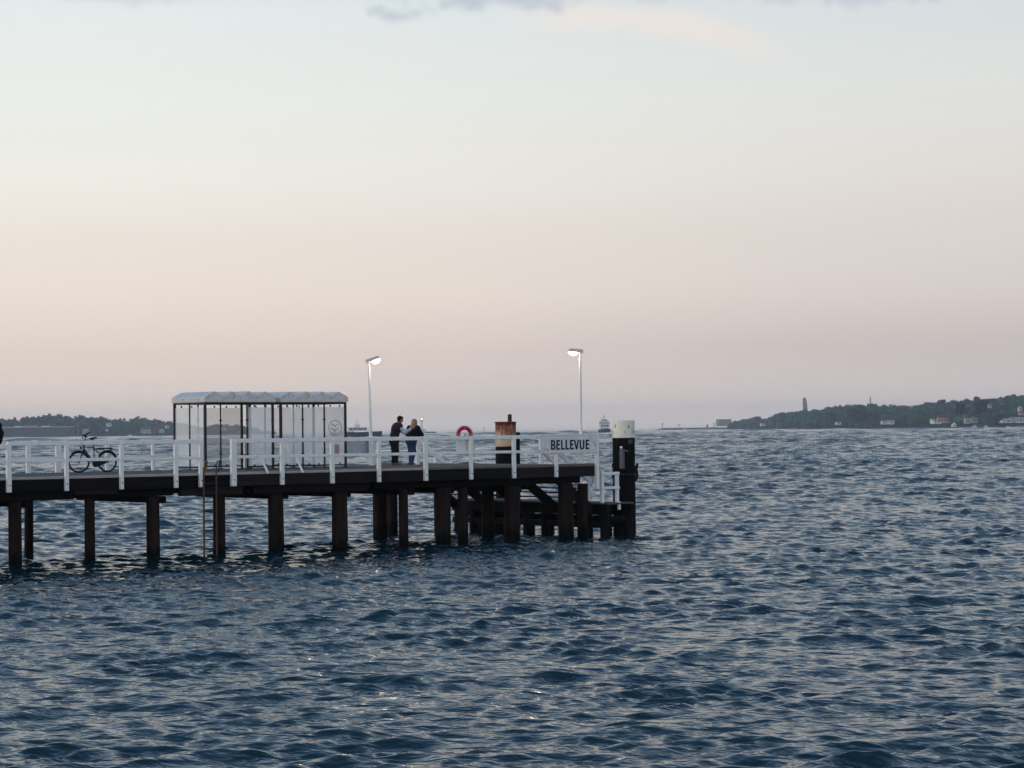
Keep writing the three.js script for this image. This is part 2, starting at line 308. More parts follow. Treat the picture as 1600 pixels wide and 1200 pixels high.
// ------------------------------------------------------------------ railings
function railing(name, label, posts, u0, u1, v, opt = {}) {
  const g = onPier(thing(name, label, 'railing', opt.group), u0, v, DECK);
  const s = v < 3 ? 1 : -1, drop = opt.drop ?? 0.46, top = opt.top ?? 1.08;
  posts.forEach((u, i) => {
    const w = opt.w?.[i] ?? 0.125, h = top - 0.06 + drop;
    const m = part('post', box(w, h, 0.11, 0, 0, 0), white, g); m.position.set(u - u0, h / 2 - drop, v < 3 ? 0.145 : 0.0); m.rotation.z = rr(-0.006, 0.006);
    if (v < 3) part('bolt', new THREE.CylinderGeometry(0.02, 0.02, 0.02, 8).rotateX(Math.PI / 2).translate(u - u0, -0.25, 0.21), darkMetal, g);
  });
  const cuts = opt.cuts ?? [u0, u1];
  for (let i = 0; i < cuts.length - 1; i++) {
    const a = cuts[i] - u0, b = cuts[i + 1] - u0, L = b - a - 0.006;
    part('rail', box(L, 0.13, 0.1, (a + b) / 2, top - 0.065, v < 3 ? 0.13 : 0), white, g);
    part('rail', box(L, 0.1, 0.055, (a + b) / 2, 0.49 - 0.006 * (i % 2), v < 3 ? 0.06 : 0.07), white, g);
  }
  return g;
}
railing('railing', 'white railing on the near pier edge in front of the bicycle', [0.04, 1.98, 3.89, 5.85, 6.78], 0, 6.85, 0, { cuts: [-0.0, 3.9, 6.85], w: [0.15, 0.12, 0.12, 0.13, 0.14], group: 'white pier railings' });
railing('railing', 'white railing leaving the picture on the shoreward near side, slightly lower', [-13.8, -11.9, -9.9, -7.9, -5.95, -3.97, -1.98], -14, -0.03, 0, { top: 1.0, cuts: [-14, -10, -6, -2, -0.03], group: 'white pier railings' });
{
  const g = railing('railing', 'long white railing on the near pier edge from the ladder to the name sign', [8.0, 9.88, 11.88, 13.81, 15.8, 17.8, 19.75, 21.73], 7.9, 23.76, 0, { cuts: [7.9, 11.9, 15.8, 19.75, 23.76], w: [0.2, 0.13, 0.14, 0.13, 0.15, 0.12, 0.13, 0.12], group: 'white pier railings' });
  part('post', box(0.13, 2.0, 0.12, 23.69 - 7.9, 0.06, 0.145), white, g);
  for (const u of [9.1, 10.47]) part('brace', bar([u - 7.9, 0.5, 0.05], [u + 0.2 - 7.9, -0.07, 0.2], 0.06, 0.07), white, g);
}
railing('railing', 'white railing on the far pier edge behind the bicycle and the shelters', [3.82, 4.93, 6.78, 8.58, 10.45, 12.35, 14.24, 16.1, 18.0, 20.05], 3.7, 20.15, 6.05, { drop: 0.02, top: 1.06, cuts: [3.7, 8.6, 12.4, 16.1, 20.15], w: [0.15, 0.2, 0.12, 0.11, 0.11, 0.11, 0.11, 0.11, 0.11, 0.14], group: 'white pier railings' });
railing('railing', 'white railing on the far pier edge leaving the picture at the shore side', [-13.5, -11.5, -9.5, -7.5, -5.5, -3.5, -1.5, 0.4, 2.2], -14, 3.65, 6.05, { drop: 0.02, top: 1.06, cuts: [-14, -9, -4, 3.65], group: 'white pier railings' });
{
  const g = onPier(thing('railing', 'white railing on the inner side of the wide pier head behind the couple', 'railing', 'white pier railings'), HEAD + 0.05, 6.2, DECK);
  for (const d of [1.6, 3.05]) part('post', box(0.11, 1.02, 0.11, 0, 0.51, -d), white, g);
  part('rail', box(0.1, 0.12, 3.1, 0, 1.0, -1.55), white, g); part('rail', box(0.055, 0.1, 3.1, 0.07, 0.49, -1.55), white, g);
}
{ // pale board fixed behind the far railing
  const g = onPier(thing('notice_board', 'blank pale board fixed on the far railing beside the shelter and the left lamp', 'board'), 17.2, 5.96, DECK);
  part('panel', box(1.15, 0.56, 0.03, 0, 0.72, 0.02), std(0.5, 0.5, 0.55, 0.5, { map: paintTex }), g);
  part('frame', [box(1.2, 0.05, 0.05, 0, 0.42, 0.02), box(1.2, 0.04, 0.05, 0, 1.02, 0.02)], whiteB, g);
}

// ------------------------------------------------------------------ the name sign
const font = await new FontLoader().loadAsync('fonts/droid/droid_sans_bold.typeface.json');
{
  const g = onPier(thing('name_sign', 'grey white board with the black word BELLEVUE on the railing at the pier end', 'sign'), 22.28, -0.22, DECK);
  part('board', box(2.72, 0.66, 0.045, 0, 0.73, 0, 0.01), std(0.8, 0.8, 0.82, 0.5, { map: paintTex }), g);
  part('cap', box(2.76, 0.04, 0.07, 0, 1.082, -0.005), white, g);
  const t = new TextGeometry('BELLEVUE', { font, size: 0.30, depth: 0.012, curveSegments: 6 }); t.computeBoundingBox();
  const w = t.boundingBox.max.x - t.boundingBox.min.x, h = t.boundingBox.max.y - t.boundingBox.min.y;
  t.translate(-t.boundingBox.min.x - w / 2, -t.boundingBox.min.y, 0); t.scale(1.83 / w, 0.36 / h, 1); t.translate(0.04, 0.53, 0.0235);
  part('lettering', t, std(0.012, 0.012, 0.022, 0.6), g);
}

// ------------------------------------------------------------------ lamps
function lamp(label, u, v, H, turn, lean, flip, power) {
  const g = onPier(thing('street_lamp', label, 'lamp', 'lit lamps on the pier'), u, v, DECK);
  g.rotation.set(0, 0, lean);                                                      // the head looks along the picture
  g.rotation.order = 'YXZ';
  const s = flip ? -1 : 1;
  part('base', [box(0.16, 1.05, 0.16, 0, 0.525, 0)], white, g);
  part('pole', new THREE.LatheGeometry([[0.07, 1.02], [0.06, 1.4], [0.048, 2.6], [0.04, H - 0.1]].map(p => new THREE.Vector2(...p)), 14), white, g);
  const a = 0.1;
  const head = new THREE.Group(); head.name = 'lamp_head'; head.position.set(0, H, 0); head.rotation.z = s * a * (flip ? 0.4 : 2.4); head.scale.setScalar(0.84); g.add(head);
  const shade = new THREE.Shape(); shade.moveTo(-0.12 * s, -0.02); shade.lineTo(-0.1 * s, 0.1); shade.lineTo(0.22 * s, 0.12); shade.lineTo(0.46 * s, 0.13); shade.lineTo(0.52 * s, 0.02); shade.lineTo(0.18 * s, 0.0); shade.closePath();
  const sg = new THREE.ExtrudeGeometry(shade, { depth: 0.2, bevelEnabled: true, bevelSize: 0.02, bevelThickness: 0.03, bevelSegments: 2 }); sg.translate(0, 0, -0.1);
  part('housing', sg, std(0.6, 0.58, 0.55, 0.5), head);
  part('bracket', box(0.14, 0.16, 0.14, -0.04 * s, 0.02, 0), std(0.4, 0.38, 0.36, 0.5), head);
  const bowl = new THREE.SphereGeometry(1, 20, 12, 0, Math.PI * 2, Math.PI / 2, Math.PI / 2); bowl.scale(0.21, 0.17, 0.13); bowl.translate(0.31 * s, -0.005, 0);
  part('lamp_bowl', bowl, new THREE.MeshStandardMaterial({ color: 0xffffff, roughness: 0.4, emissive: new THREE.Color(1, 0.88, 0.72), emissiveIntensity: 10 * power, side: THREE.DoubleSide }), head);
  const l = new THREE.PointLight(new THREE.Color(1, 0.84, 0.6), 6 * power, 0, 2); l.position.set(0.31 * s, -0.06, 0); l.castShadow = true; l.shadow.radius = 5; head.add(l);
  return g;
}
lamp('tall white lit lamp between the shelter and the couple, bowl pointing right', 17.69, 5.75, 3.88, 0, 0.018, false, 1);
lamp('tall white lamp at the pier end behind the name sign, bowl pointing left', 23.48, 0.5, 4.14, 0, -0.003, true, 0.7);

// ------------------------------------------------------------------ glass shelters
function shelter(label, u0, len, panes, front, opt) {
  const v0 = 3.4, dep = 2.02, H = 2.33;
  const g = onPier(thing('glass_shelter', label, 'shelter', 'glass shelters on the pier'), u0, v0, DECK);
  const glass = (t, c = 0.7) => new THREE.MeshPhysicalMaterial({ color: new THREE.Color().setRGB(c + 0.19, c + 0.185, c + 0.175), roughness: 0.12, transmission: t - 0.2, thickness: 0, ior: 1.3, specularIntensity: 0.25 });
  const postAt = (x, z, w) => { part('post', box(w, H, w, x, H / 2, z, 0.008), darkMetal, g); part('foot_plate', box(w + 0.1, 0.02, w + 0.1, x, 0.012, z, 0.004), darkMetal, g); };
  const clampAt = (x, z, along) => { for (const h of [0.53, 1.72]) part('clamp', (() => { const q = new THREE.OctahedronGeometry(0.075, 0); q.scale(along ? 1.1 : 0.5, 0.62, along ? 0.5 : 1.1); return q.translate(x, h, z); })(), darkMetal, g); };
  for (const [x, w] of [[0, 0.085], [len, 0.075]]) for (const z of [0, -dep]) { postAt(x, z, w); clampAt(x, z, true); }
  for (const f of opt.backPosts) { postAt(f * len, -dep, 0.045); clampAt(f * len, -dep, true); }
  for (const f of front) { postAt(f * len, 0, 0.048); clampAt(f * len, 0, true); }
  part('side_post', box(0.05, H, 0.05, 0, H / 2, -dep / 2), darkMetal, g);
  // top rails under the roof, bottom rails between the posts
  part('top_rail', [box(len, 0.06, 0.06, len / 2, H - 0.03, 0.0), box(len, 0.06, 0.06, len / 2, H - 0.03, -dep), box(0.05, 0.06, dep, 0, H - 0.036, -dep / 2), box(0.05, 0.06, dep, len, H - 0.036, -dep / 2)], darkMetal, g);
  for (const [x0, x1, z] of panes.rails) part('bottom_rail', box((x1 - x0) * len, 0.045, 0.04, (x0 + x1) / 2 * len, 0.1, z), darkMetal, g);
  part('bottom_rail', box(0.04, 0.045, dep, 0, 0.1, -dep / 2), darkMetal, g);
  for (const [x0, x1, z, t, c] of panes.list) {
    const w = (x1 - x0) * len - 0.1, x = (x0 + x1) / 2 * len;
    part('pane', new THREE.PlaneGeometry(w, H - 0.3).translate(x, 0.13 + (H - 0.3) / 2, z), glass(t, c), g);
    for (const q of [-0.25, 0.25]) { part('pane_clip', box(0.05, 0.07, 0.03, x + q * w, H - 0.13, z + 0.012, 0.006), darkMetal, g); part('pane_clip', box(0.05, 0.07, 0.03, x + q * w, 0.14, z + 0.012, 0.006), darkMetal, g); }
  }
  for (const [z0, z1, x, t, c] of panes.sides) part('pane', new THREE.PlaneGeometry(Math.abs(z1 - z0) * dep - 0.08, H - 0.3).rotateY(Math.PI / 2).translate(x * len, 0.13 + (H - 0.3) / 2, -(z0 + z1) / 2 * dep), glass(t, c), g);
  // folded plastic roof: four ridges running front to back
  const rm = new THREE.MeshPhysicalMaterial({ color: new THREE.Color().setRGB(0.72, 0.68, 0.66), roughness: 0.55, map: paintTex });
  const rt = new THREE.MeshPhysicalMaterial({ color: new THREE.Color().setRGB(0.62, 0.6, 0.57), roughness: 0.5, map: paintTex });
  for (let i = 0; i < 4; i++) {
    const a = i * len / 4 - (i ? 0 : 0.07), b = (i + 1) * len / 4 + (i === 3 ? 0.07 : 0), m = (i + 0.5) * len / 4, e = 0.17, pk = 0.375 + rr(-0.012, 0.012);
    const s = new THREE.Shape(); s.moveTo(a + 0.004, 0.004); s.lineTo(a + 0.004, e - 0.02); s.quadraticCurveTo(a + 0.005, e, a + 0.04, e + 0.03); s.lineTo(m - 0.03, pk - 0.01); s.quadraticCurveTo(m, pk + 0.01, m + 0.03, pk - 0.01); s.lineTo(b - 0.04, e + 0.03); s.quadraticCurveTo(b - 0.005, e, b - 0.004, e - 0.02); s.lineTo(b - 0.004, 0.004); s.closePath();
    const q = new THREE.ExtrudeGeometry(s, { depth: dep + 0.2, bevelEnabled: false, curveSegments: 3 }); q.translate(0, H, -dep - 0.1);
    part('roof_fold', q, [rm, rt], g);
  }
  return g;
}
shelter('glass shelter with folded roof and open front, left of the pair, behind the ladder', 9.09, 2.73,
  { rails: [[0.62, 1, 0], [0, 1, -2.02]], list: [[0.62, 1, 0, 0.6, 0.74], [0, 0.345, -2.02, 0.86, 0.8], [0.345, 0.68, -2.02, 0.9, 0.8], [0.68, 1, -2.02, 0.8, 0.78]], sides: [[0, 0.5, 0, 0.74, 0.76], [0.5, 1, 0, 0.72, 0.76]] }, [0.615], { backPosts: [0.345, 0.68] });
{
  const g = shelter('glass shelter with folded roof and a round emblem on its pane, right of the pair', 12.15, 2.74,
    { rails: [[0, 1, 0], [0, 1, -2.02]], list: [[0, 0.335, 0, 0.72, 0.78], [0.335, 0.67, 0, 0.68, 0.78], [0.67, 1, 0, 0.7, 0.75], [0, 0.345, -2.02, 0.92, 0.82], [0.345, 0.68, -2.02, 0.9, 0.8], [0.68, 1, -2.02, 0.84, 0.8]], sides: [[0, 0.5, 1, 0.8, 0.78], [0.5, 1, 1, 0.8, 0.78]] }, [0.335, 0.67], { backPosts: [0.345, 0.68] });
  const ink = std(0.34, 0.32, 0.33, 0.7), x = 2.285, y = 1.42;
  const em = [new THREE.TorusGeometry(0.27, 0.011, 6, 40).translate(x, y, 0.02)];
  for (const s of [-1, 1]) { em.push(rod([x + s * 0.13, y + 0.13, 0.02], [x, y + 0.06, 0.02], 0.01), rod([x + s * 0.2, y - 0.02, 0.02], [x + s * 0.05, y - 0.06, 0.02], 0.012), rod([x + s * 0.06, y - 0.04, 0.02], [x, y - 0.12, 0.02], 0.014)); }
  em.push(rod([x - 0.1, y - 0.2, 0.02], [x + 0.1, y - 0.2, 0.02], 0.011));
  part('emblem', em, ink, g);
  part('sticker', box(0.34, 0.42, 0.006, x, 0.62, 0.012, 0.002), new THREE.MeshPhysicalMaterial({ color: new THREE.Color().setRGB(0.62, 0.4, 0.4), roughness: 0.6, transmission: 0.45, thickness: 0 }), g);
}

// ------------------------------------------------------------------ ladder
{
  const g = onPier(thing('ladder', 'rusty brown steel ladder going down into the water at the gap in the railing', 'ladder'), 7.1, -0.22, 0);
  for (const x of [-0.27, 0.2]) {
    part('stile', tube([[x, -0.8, 0], [x, 1.2, 0], [x, 2.6, 0.0], [x + 0.02, 2.95, -0.02]], 0.03, 20, 8), brownSteel, g);
    part('grab_loop', tube([[x + 0.02, 2.93, -0.02], [x + 0.1, 3.1, -0.1], [x + 0.3, 3.14, -0.28], [x + 0.43, 3.05, -0.5], [x + 0.46, 2.78, -0.62]], 0.022, 20, 8), x < 0 ? std(0.22, 0.13, 0.05, 0.7) : darkMetal, g);
  }
  for (let i = 0; i < 9; i++) part('rung', rod([-0.27, 0.02 + i * 0.3, 0], [0.2, 0.02 + i * 0.3, 0], 0.024), darkMetal, g);
}

// ------------------------------------------------------------------ mooring piles
function dolphin(name, label, u, v, r, top, band, topMat, lowMat) {
  const g = onPier(thing(name, label, 'mooring pile'), u, v, 0);
  part('shaft', new THREE.LatheGeometry([[r * 1.02, -2], [r * 1.0, 1], [r * 0.99, band]].map(p => new THREE.Vector2(...p)), 36), lowMat, g);
  part('cap', new THREE.LatheGeometry([[r * 0.995, band], [r * 0.99, top - 0.02], [r * 0.97, top], [0.001, top + 0.005]].map(p => new THREE.Vector2(...p)), 36), topMat, g);
  return g;
}
{
  const bwTex = tex(512, 128, (u, v) => { v = Math.min(1, v * 3); const n = fbm(u * 20, v * 6, 4), st = fbm(u * 60, v * 3, 3); let q = 232 + 20 * n; if (st > 0.66 && n > 0.45) q -= 160 * smooth(0.66, 0.76, st); return [q, q - 3, q - 10]; });
  const blackTex = tex(256, 512, (u, v) => { const n = fbm(u * 12, v * 16, 4), s = fbm(u * 40, v * 4, 3); const q = 22 + 20 * n + (s > 0.62 ? 34 * (s - 0.62) / 0.3 : 0); return [q, q, q + 3]; });
  const g = dolphin('mooring_pile', 'thick black mooring pile with a white top at the pier end', 26.19, 1.15, 0.43, 4.36, 3.7, std(0.86, 0.84, 0.78, 0.6, { map: bwTex }), std(0.2, 0.2, 0.2, 0.75, { map: blackTex, bumpMap: grainBump, bumpScale: 0.008 }));
  part('collar', new THREE.TorusGeometry(0.44, 0.05, 8, 36).rotateX(Math.PI / 2).translate(0, 2.3, 0), blackRubber, g);
  for (const a of [0.15, 2.75]) { // fender horns either side
    const c = Math.cos(a + 0.5), s = Math.sin(a + 0.5);
    part('fender_horn', tube([[c * 0.42, 2.05, s * 0.42], [c * 0.5, 2.25, s * 0.5], [c * 0.47, 2.5, s * 0.47], [c * 0.52, 2.72, s * 0.52]], 0.055, 16, 8), blackRubber, g);
  }
  part('bracket', [box(0.1, 0.75, 0.2, -0.34, 2.9, 0.28), box(0.2, 0.06, 0.2, -0.25, 3.2, 0.33)], std(0.1, 0.1, 0.11, 0.5), g);
  part('reflector', new THREE.SphereGeometry(0.055, 12, 8).translate(-0.36, 3.33, 0.26), std(0.8, 0.8, 0.8, 0.4), g);
  part('plate', box(0.22, 0.16, 0.02, -0.05, 3.55, 0.432), std(0.05, 0.05, 0.055, 0.5), g);
  const rustTex = tex(512, 256, (u, vv) => { const v = Math.min(1, vv * 3); // v = 1 at the rusted rim; streaks run down over cream paint
    const drip = fbm(u * 42, v * 2.2, 4), n = fbm(u * 14, v * 9, 4), k = smooth(0.3, 0.85, v + (drip - 0.5) * 0.9 + (n - 0.5) * 0.3);
    const spot = smooth(0.6, 0.72, n) * 0.4;
    const a = [212, 188, 164], b = [116, 70, 54], c = [78, 36, 30], t = smooth(0.86, 1, v + (n - 0.5) * 0.2);
    return [0, 1, 2].map(i => mixn(mixn(mixn(a[i] - 26 * n, b[i] + 30 * n, clamp(k + spot)), c[i], t), b[i], spot * 0.3));
  });
  const r = dolphin('mooring_pile', 'rusty cream and black mooring pile with a short steel stub on top', 26.18, 8.3, 0.425, 4.36, 3.37, std(0.95, 0.93, 0.9, 0.75, { map: rustTex }), std(0.3, 0.3, 0.33, 0.75, { map: blackTex, bumpMap: grainBump, bumpScale: 0.008 }));
  part('rim', new THREE.TorusGeometry(0.425, 0.022, 8, 36).rotateX(Math.PI / 2).translate(0, 4.36, 0), rust, r);
  part('stub', rod([0.22, 4.3, 0.0], [0.22, 4.68, 0.0], 0.085, 0.08, 14), std(0.06, 0.032, 0.028, 0.85), r);
  part('guide_post', box(0.2, 5.4, 0.22, 0.46, 1.25, 0.12), tar, r);
}

// ------------------------------------------------------------------ lifebuoy and its box
{
  const g = onPier(thing('lifebuoy_box', 'white lifebuoy holder board fixed to the near railing under the red ring', 'lifebuoy holder'), 17.82, 0.1, DECK);
  part('board', box(0.42, 0.62, 0.04, -0.22, 0.7, -0.05), white, g); part('board', box(0.38, 0.62, 0.04, 0.2, 0.69, -0.06), whiteB, g);
  part('lid', box(0.86, 0.03, 0.16, -0.01, 1.0, -0.11), darkMetal, g);
  part('hanger', rod([0.0, 0.95, -0.08], [0.0, 1.16, -0.12], 0.02), darkMetal, g);
  const b = onPier(thing('lifebuoy', 'red lifebuoy ring with pale bands hanging above the near railing', 'lifebuoy'), 17.82, 0.24, DECK + 1.14);
  b.rotation.y = 0.25;
  part('ring', new THREE.TorusGeometry(0.225, 0.068, 14, 44), std(0.42, 0.012, 0.03, 0.45), b);
  for (const a of [Math.PI / 2, 0, Math.PI, -Math.PI / 2]) { const q = new THREE.TorusGeometry(0.225, 0.0705, 12, 6, 0.22).rotateZ(a - 0.11); part('band', q, std(0.46, 0.09, 0.11, 0.5), b); }
  part('grab_line', tube([0, 1, 2, 3, 4, 5, 6, 7].map(i => { const a = i * Math.PI / 4, r = i % 2 ? 0.335 : 0.3; return [Math.cos(a) * r, Math.sin(a) * r, 0]; }), 0.008, 64, 5, true), std(0.6, 0.58, 0.52, 0.8), b);
}

// ------------------------------------------------------------------ people: one continuous body each, clothes and hair as children
const V = (x, y, z) => new THREE.Vector3(x, y, z);
function capsule(p, b) { // tapered capsule distance
  const dx = b.b.x - b.a.x, dy = b.b.y - b.a.y, dz = b.b.z - b.a.z, px = p.x - b.a.x, py = p.y - b.a.y, pz = p.z - b.a.z;
  const t = clamp((px * dx + py * dy + pz * dz) / (dx * dx + dy * dy + dz * dz + 1e-9));
  return Math.hypot(px - t * dx, (py - t * dy), (pz - t * dz) / (b.f || 1)) - mixn(b.ra, b.rb, t);
}
function field(bones, k, grow = 0) {
  return p => { let s = 0; for (const b of bones) s += Math.exp(-(capsule(p, b) - grow) / k); return -k * Math.log(Math.max(s, 1e-30)); };
}
function surface(sdf, lo, hi, res) {
  const mc = new MarchingCubes(res, new THREE.MeshStandardMaterial(), false, false, 60000);
  const f = mc.field, p = V(0, 0, 0), at = i => i / (res / 2) - 1;
  for (let z = 0; z < res; z++) for (let y = 0; y < res; y++) for (let x = 0; x < res; x++) {
    p.set(mixn(lo.x, hi.x, (at(x) + 1) / 2), mixn(lo.y, hi.y, (at(y) + 1) / 2), mixn(lo.z, hi.z, (at(z) + 1) / 2));
    f[x + y * res + z * res * res] = -sdf(p);
  }
  mc.isolation = 0; mc.update();
  const n = mc.count, a = mc.positionArray.slice(0, n * 3);
  for (let i = 0; i < n; i++) { a[i * 3] = mixn(lo.x, hi.x, (a[i * 3] + 1) / 2); a[i * 3 + 1] = mixn(lo.y, hi.y, (a[i * 3 + 1] + 1) / 2); a[i * 3 + 2] = mixn(lo.z, hi.z, (a[i * 3 + 2] + 1) / 2); }
  let g = new THREE.BufferGeometry(); g.setAttribute('position', new THREE.BufferAttribute(a, 3));
  g = mergeVertices(g, 1e-4); g.computeVertexNormals();
  const nn = g.attributes.normal, pp = g.attributes.position; // make sure that normals face out
  let s = 0; for (let i = 0; i < Math.min(200, nn.count); i++) { p.set(pp.getX(i), pp.getY(i), pp.getZ(i)); const d0 = sdf(p); p.addScaledVector(V(nn.getX(i), nn.getY(i), nn.getZ(i)), 0.004); s += sdf(p) - d0; }
  if (s < 0) { const ix = g.index.array; for (let i = 0; i < ix.length; i += 3) { const t = ix[i]; ix[i] = ix[i + 1]; ix[i + 1] = t; } g.computeVertexNormals(); }
  return g.toNonIndexed();
}
const B = (a, b, ra, rb = ra, f = 1) => ({ a, b, ra, rb, f });
function handBones(w, dir, side, curl = 0.5) { // wrist, direction of the hand, side vector across the palm
  const d = dir.clone().normalize(), s = side.clone().normalize(), nrm = V(0, 0, 0).crossVectors(d, s).normalize(), out = [];
  const knuckle = w.clone().addScaledVector(d, 0.095);
  for (let i = 0; i < 4; i++) {
    const o = (i - 1.5) * 0.021, len = [0.066, 0.077, 0.072, 0.056][i], k = knuckle.clone().addScaledVector(s, o), st = w.clone().addScaledVector(s, o * 0.7).addScaledVector(d, 0.02);
    out.push(B(st, k, 0.0135, 0.011));
    const a = curl * (0.7 + 0.15 * i), m = k.clone().addScaledVector(d, len * 0.5 * Math.cos(a)).addScaledVector(nrm, len * 0.5 * Math.sin(a)), e = m.clone().addScaledVector(d, len * 0.5 * Math.cos(a * 2)).addScaledVector(nrm, len * 0.5 * Math.sin(a * 2));
    out.push(B(k, m, 0.0098, 0.0088), B(m, e, 0.0088, 0.0074));
  }
  const t0 = w.clone().addScaledVector(d, 0.025).addScaledVector(s, -0.026), t1 = t0.clone().addScaledVector(s, -0.032).addScaledVector(d, 0.034), t2 = t1.clone().addScaledVector(s, -0.008).addScaledVector(d, 0.032).addScaledVector(nrm, 0.012);
  out.push(B(t0, t1, 0.014, 0.011), B(t1, t2, 0.0105, 0.0085));
  return out;
}
function person(o) {
  const j = o.joints, F = o.face.clone().normalize(), side = V(0, 1, 0).cross(F).normalize().multiplyScalar(-1); // side: the person's right when seen from above
  const hd = j.head, up = o.headUp.clone().normalize();
  const headBones = [B(hd.clone().addScaledVector(up, 0.035).addScaledVector(F, -0.012), hd.clone().addScaledVector(up, 0.03).addScaledVector(F, 0.022), 0.082, 0.078), B(hd.clone().addScaledVector(F, 0.03), hd.clone().addScaledVector(up, -0.075).addScaledVector(F, 0.045), 0.062, 0.036),
    B(hd.clone().addScaledVector(F, 0.092).addScaledVector(up, 0.012), hd.clone().addScaledVector(F, 0.112).addScaledVector(up, -0.022), 0.009, 0.014), // nose
    B(hd.clone().addScaledVector(F, 0.082).addScaledVector(up, -0.05).addScaledVector(side, -0.018), hd.clone().addScaledVector(F, 0.082).addScaledVector(up, -0.05).addScaledVector(side, 0.018), 0.009)];
  for (const s of [-1, 1]) headBones.push(B(hd.clone().addScaledVector(side, s * 0.083).addScaledVector(up, 0.022), hd.clone().addScaledVector(side, s * 0.08).addScaledVector(up, -0.022).addScaledVector(F, 0.008), 0.016, 0.011), B(hd.clone().addScaledVector(side, s * 0.032).addScaledVector(F, 0.074).addScaledVector(up, 0.03), hd.clone().addScaledVector(side, s * 0.046).addScaledVector(F, 0.068).addScaledVector(up, 0.03), 0.014, 0.012));
  const torso = [B(j.hipC, j.waist, 0.128, 0.112, 0.82), B(j.waist, j.chest, 0.115, 0.14, 0.8), B(j.shL, j.shR, 0.07), B(j.chest, j.neck, 0.12, 0.062), B(j.hipL, j.hipR, 0.105, 0.105, 0.95)];
  const neck = [B(j.neck, hd.clone().addScaledVector(up, -0.05).addScaledVector(F, -0.012), 0.055, 0.05)];
  const armB = s => [B(j['sh' + s], j['el' + s], 0.056, 0.043), B(j['el' + s], j['wr' + s], 0.042, 0.028)];
  const legB = s => [B(j['hip' + s], j['kn' + s], 0.098, 0.062), B(j['kn' + s], j['an' + s], 0.06, 0.041)];
  const footB = s => [B(j['an' + s].clone().add(V(0, -0.03, 0)), j['toe' + s], 0.045, 0.034), B(j['an' + s].clone().addScaledVector(j['toe' + s].clone().sub(j['an' + s]).setY(0).normalize(), -0.04).setY(0.04), j['toe' + s], 0.038, 0.03)];
  const all = [...torso, ...neck, ...headBones, ...armB('L'), ...armB('R'), ...legB('L'), ...legB('R'), ...footB('L'), ...footB('R')];
  const lo = V(9, 9, 9), hi = V(-9, -9, -9); for (const b of all) for (const p of [b.a, b.b]) { lo.min(p); hi.max(p); } lo.addScalar(-0.2); hi.addScalar(0.2);
  const g = thing('person', o.label, 'person');
  const bodyGeo = [surface(field(all, 0.016), lo, hi, 74)];
  const hl = hd.clone().addScalar(-0.17), hh = hd.clone().addScalar(0.17);
  bodyGeo.push(surface(field([...headBones, ...neck], 0.011), hl, hh, 56));
  for (const s of ['L', 'R']) if (o.hand[s]) { const hb = handBones(j['wr' + s], ...o.hand[s]), w = j['wr' + s]; bodyGeo.push(surface(field([...hb, B(w.clone().addScaledVector(o.hand[s][0].clone().normalize(), -0.05), w.clone().addScaledVector(o.hand[s][0].clone().normalize(), 0.02), 0.03, 0.026)], 0.005), w.clone().addScalar(-0.21), w.clone().addScalar(0.21), 72)); }
  part('body', bodyGeo, std(0.36, 0.2, 0.145, 0.55), g);
  const torsoTop = [...torso.slice(0, 4)];
  const wear = (name, bones, k, grow, mat, clip, res = 66) => { const f = field(bones, k, grow); return part(name, surface(p => Math.max(f(p), clip ? clip(p) : -9), lo, hi, res), mat, g); };
  const folds = p => 0.006 * Math.sin(p.y * 46 + 5 * Math.sin(p.x * 22)) + 0.004 * Math.sin(p.x * 61 + p.z * 40);
  wear('trousers', [torso[0], torso[4], ...legB('L'), ...legB('R')], 0.03, 0.024, o.trousers, p => Math.max(p.y - j.waist.y - 0.05, 0.075 - p.y + folds(p)));
  wear('shoe', [...footB('L'), ...footB('R')], 0.014, 0.012, o.shoes, p => Math.max(0.012 - p.y - 0.01, p.y - 0.13));
  wear(o.topName, [...torsoTop, ...(o.sleeves ? [] : [...armB('L'), ...armB('R')])], 0.035, o.bulk, o.top, p => Math.max(o.hem - p.y + folds(p) * 2, p.y - (j.neck.y + 0.055) - 2 * folds(p)));
  if (o.sleeves) wear('sleeve', [...armB('L'), ...armB('R')], 0.02, 0.024, o.sleeves, null);
  // hair
  const hb = o.hair(hd, F, up, side), hf = field(hb, 0.02), hlo = V(9, 9, 9), hhi = V(-9, -9, -9); for (const b of hb) for (const p of [b.a, b.b]) { hlo.min(p); hhi.max(p); } hlo.addScalar(-0.16); hhi.addScalar(0.16);
  part('hair', surface(p => { const q = hf(p) + 0.006 * Math.sin(p.x * 95 + p.y * 18) * Math.sin(p.z * 80 + p.y * 12); const face = p.clone().sub(hd), fw = face.dot(F), u2 = face.dot(up); return fw > 0.035 && u2 < 0.075 ? Math.max(q, (fw - 0.035) * 1.2) : q; }, hlo, hhi, 60), o.hairMat, g);
  return g;
}
const cloth = (r, g, b) => std(r, g, b, 0.9);
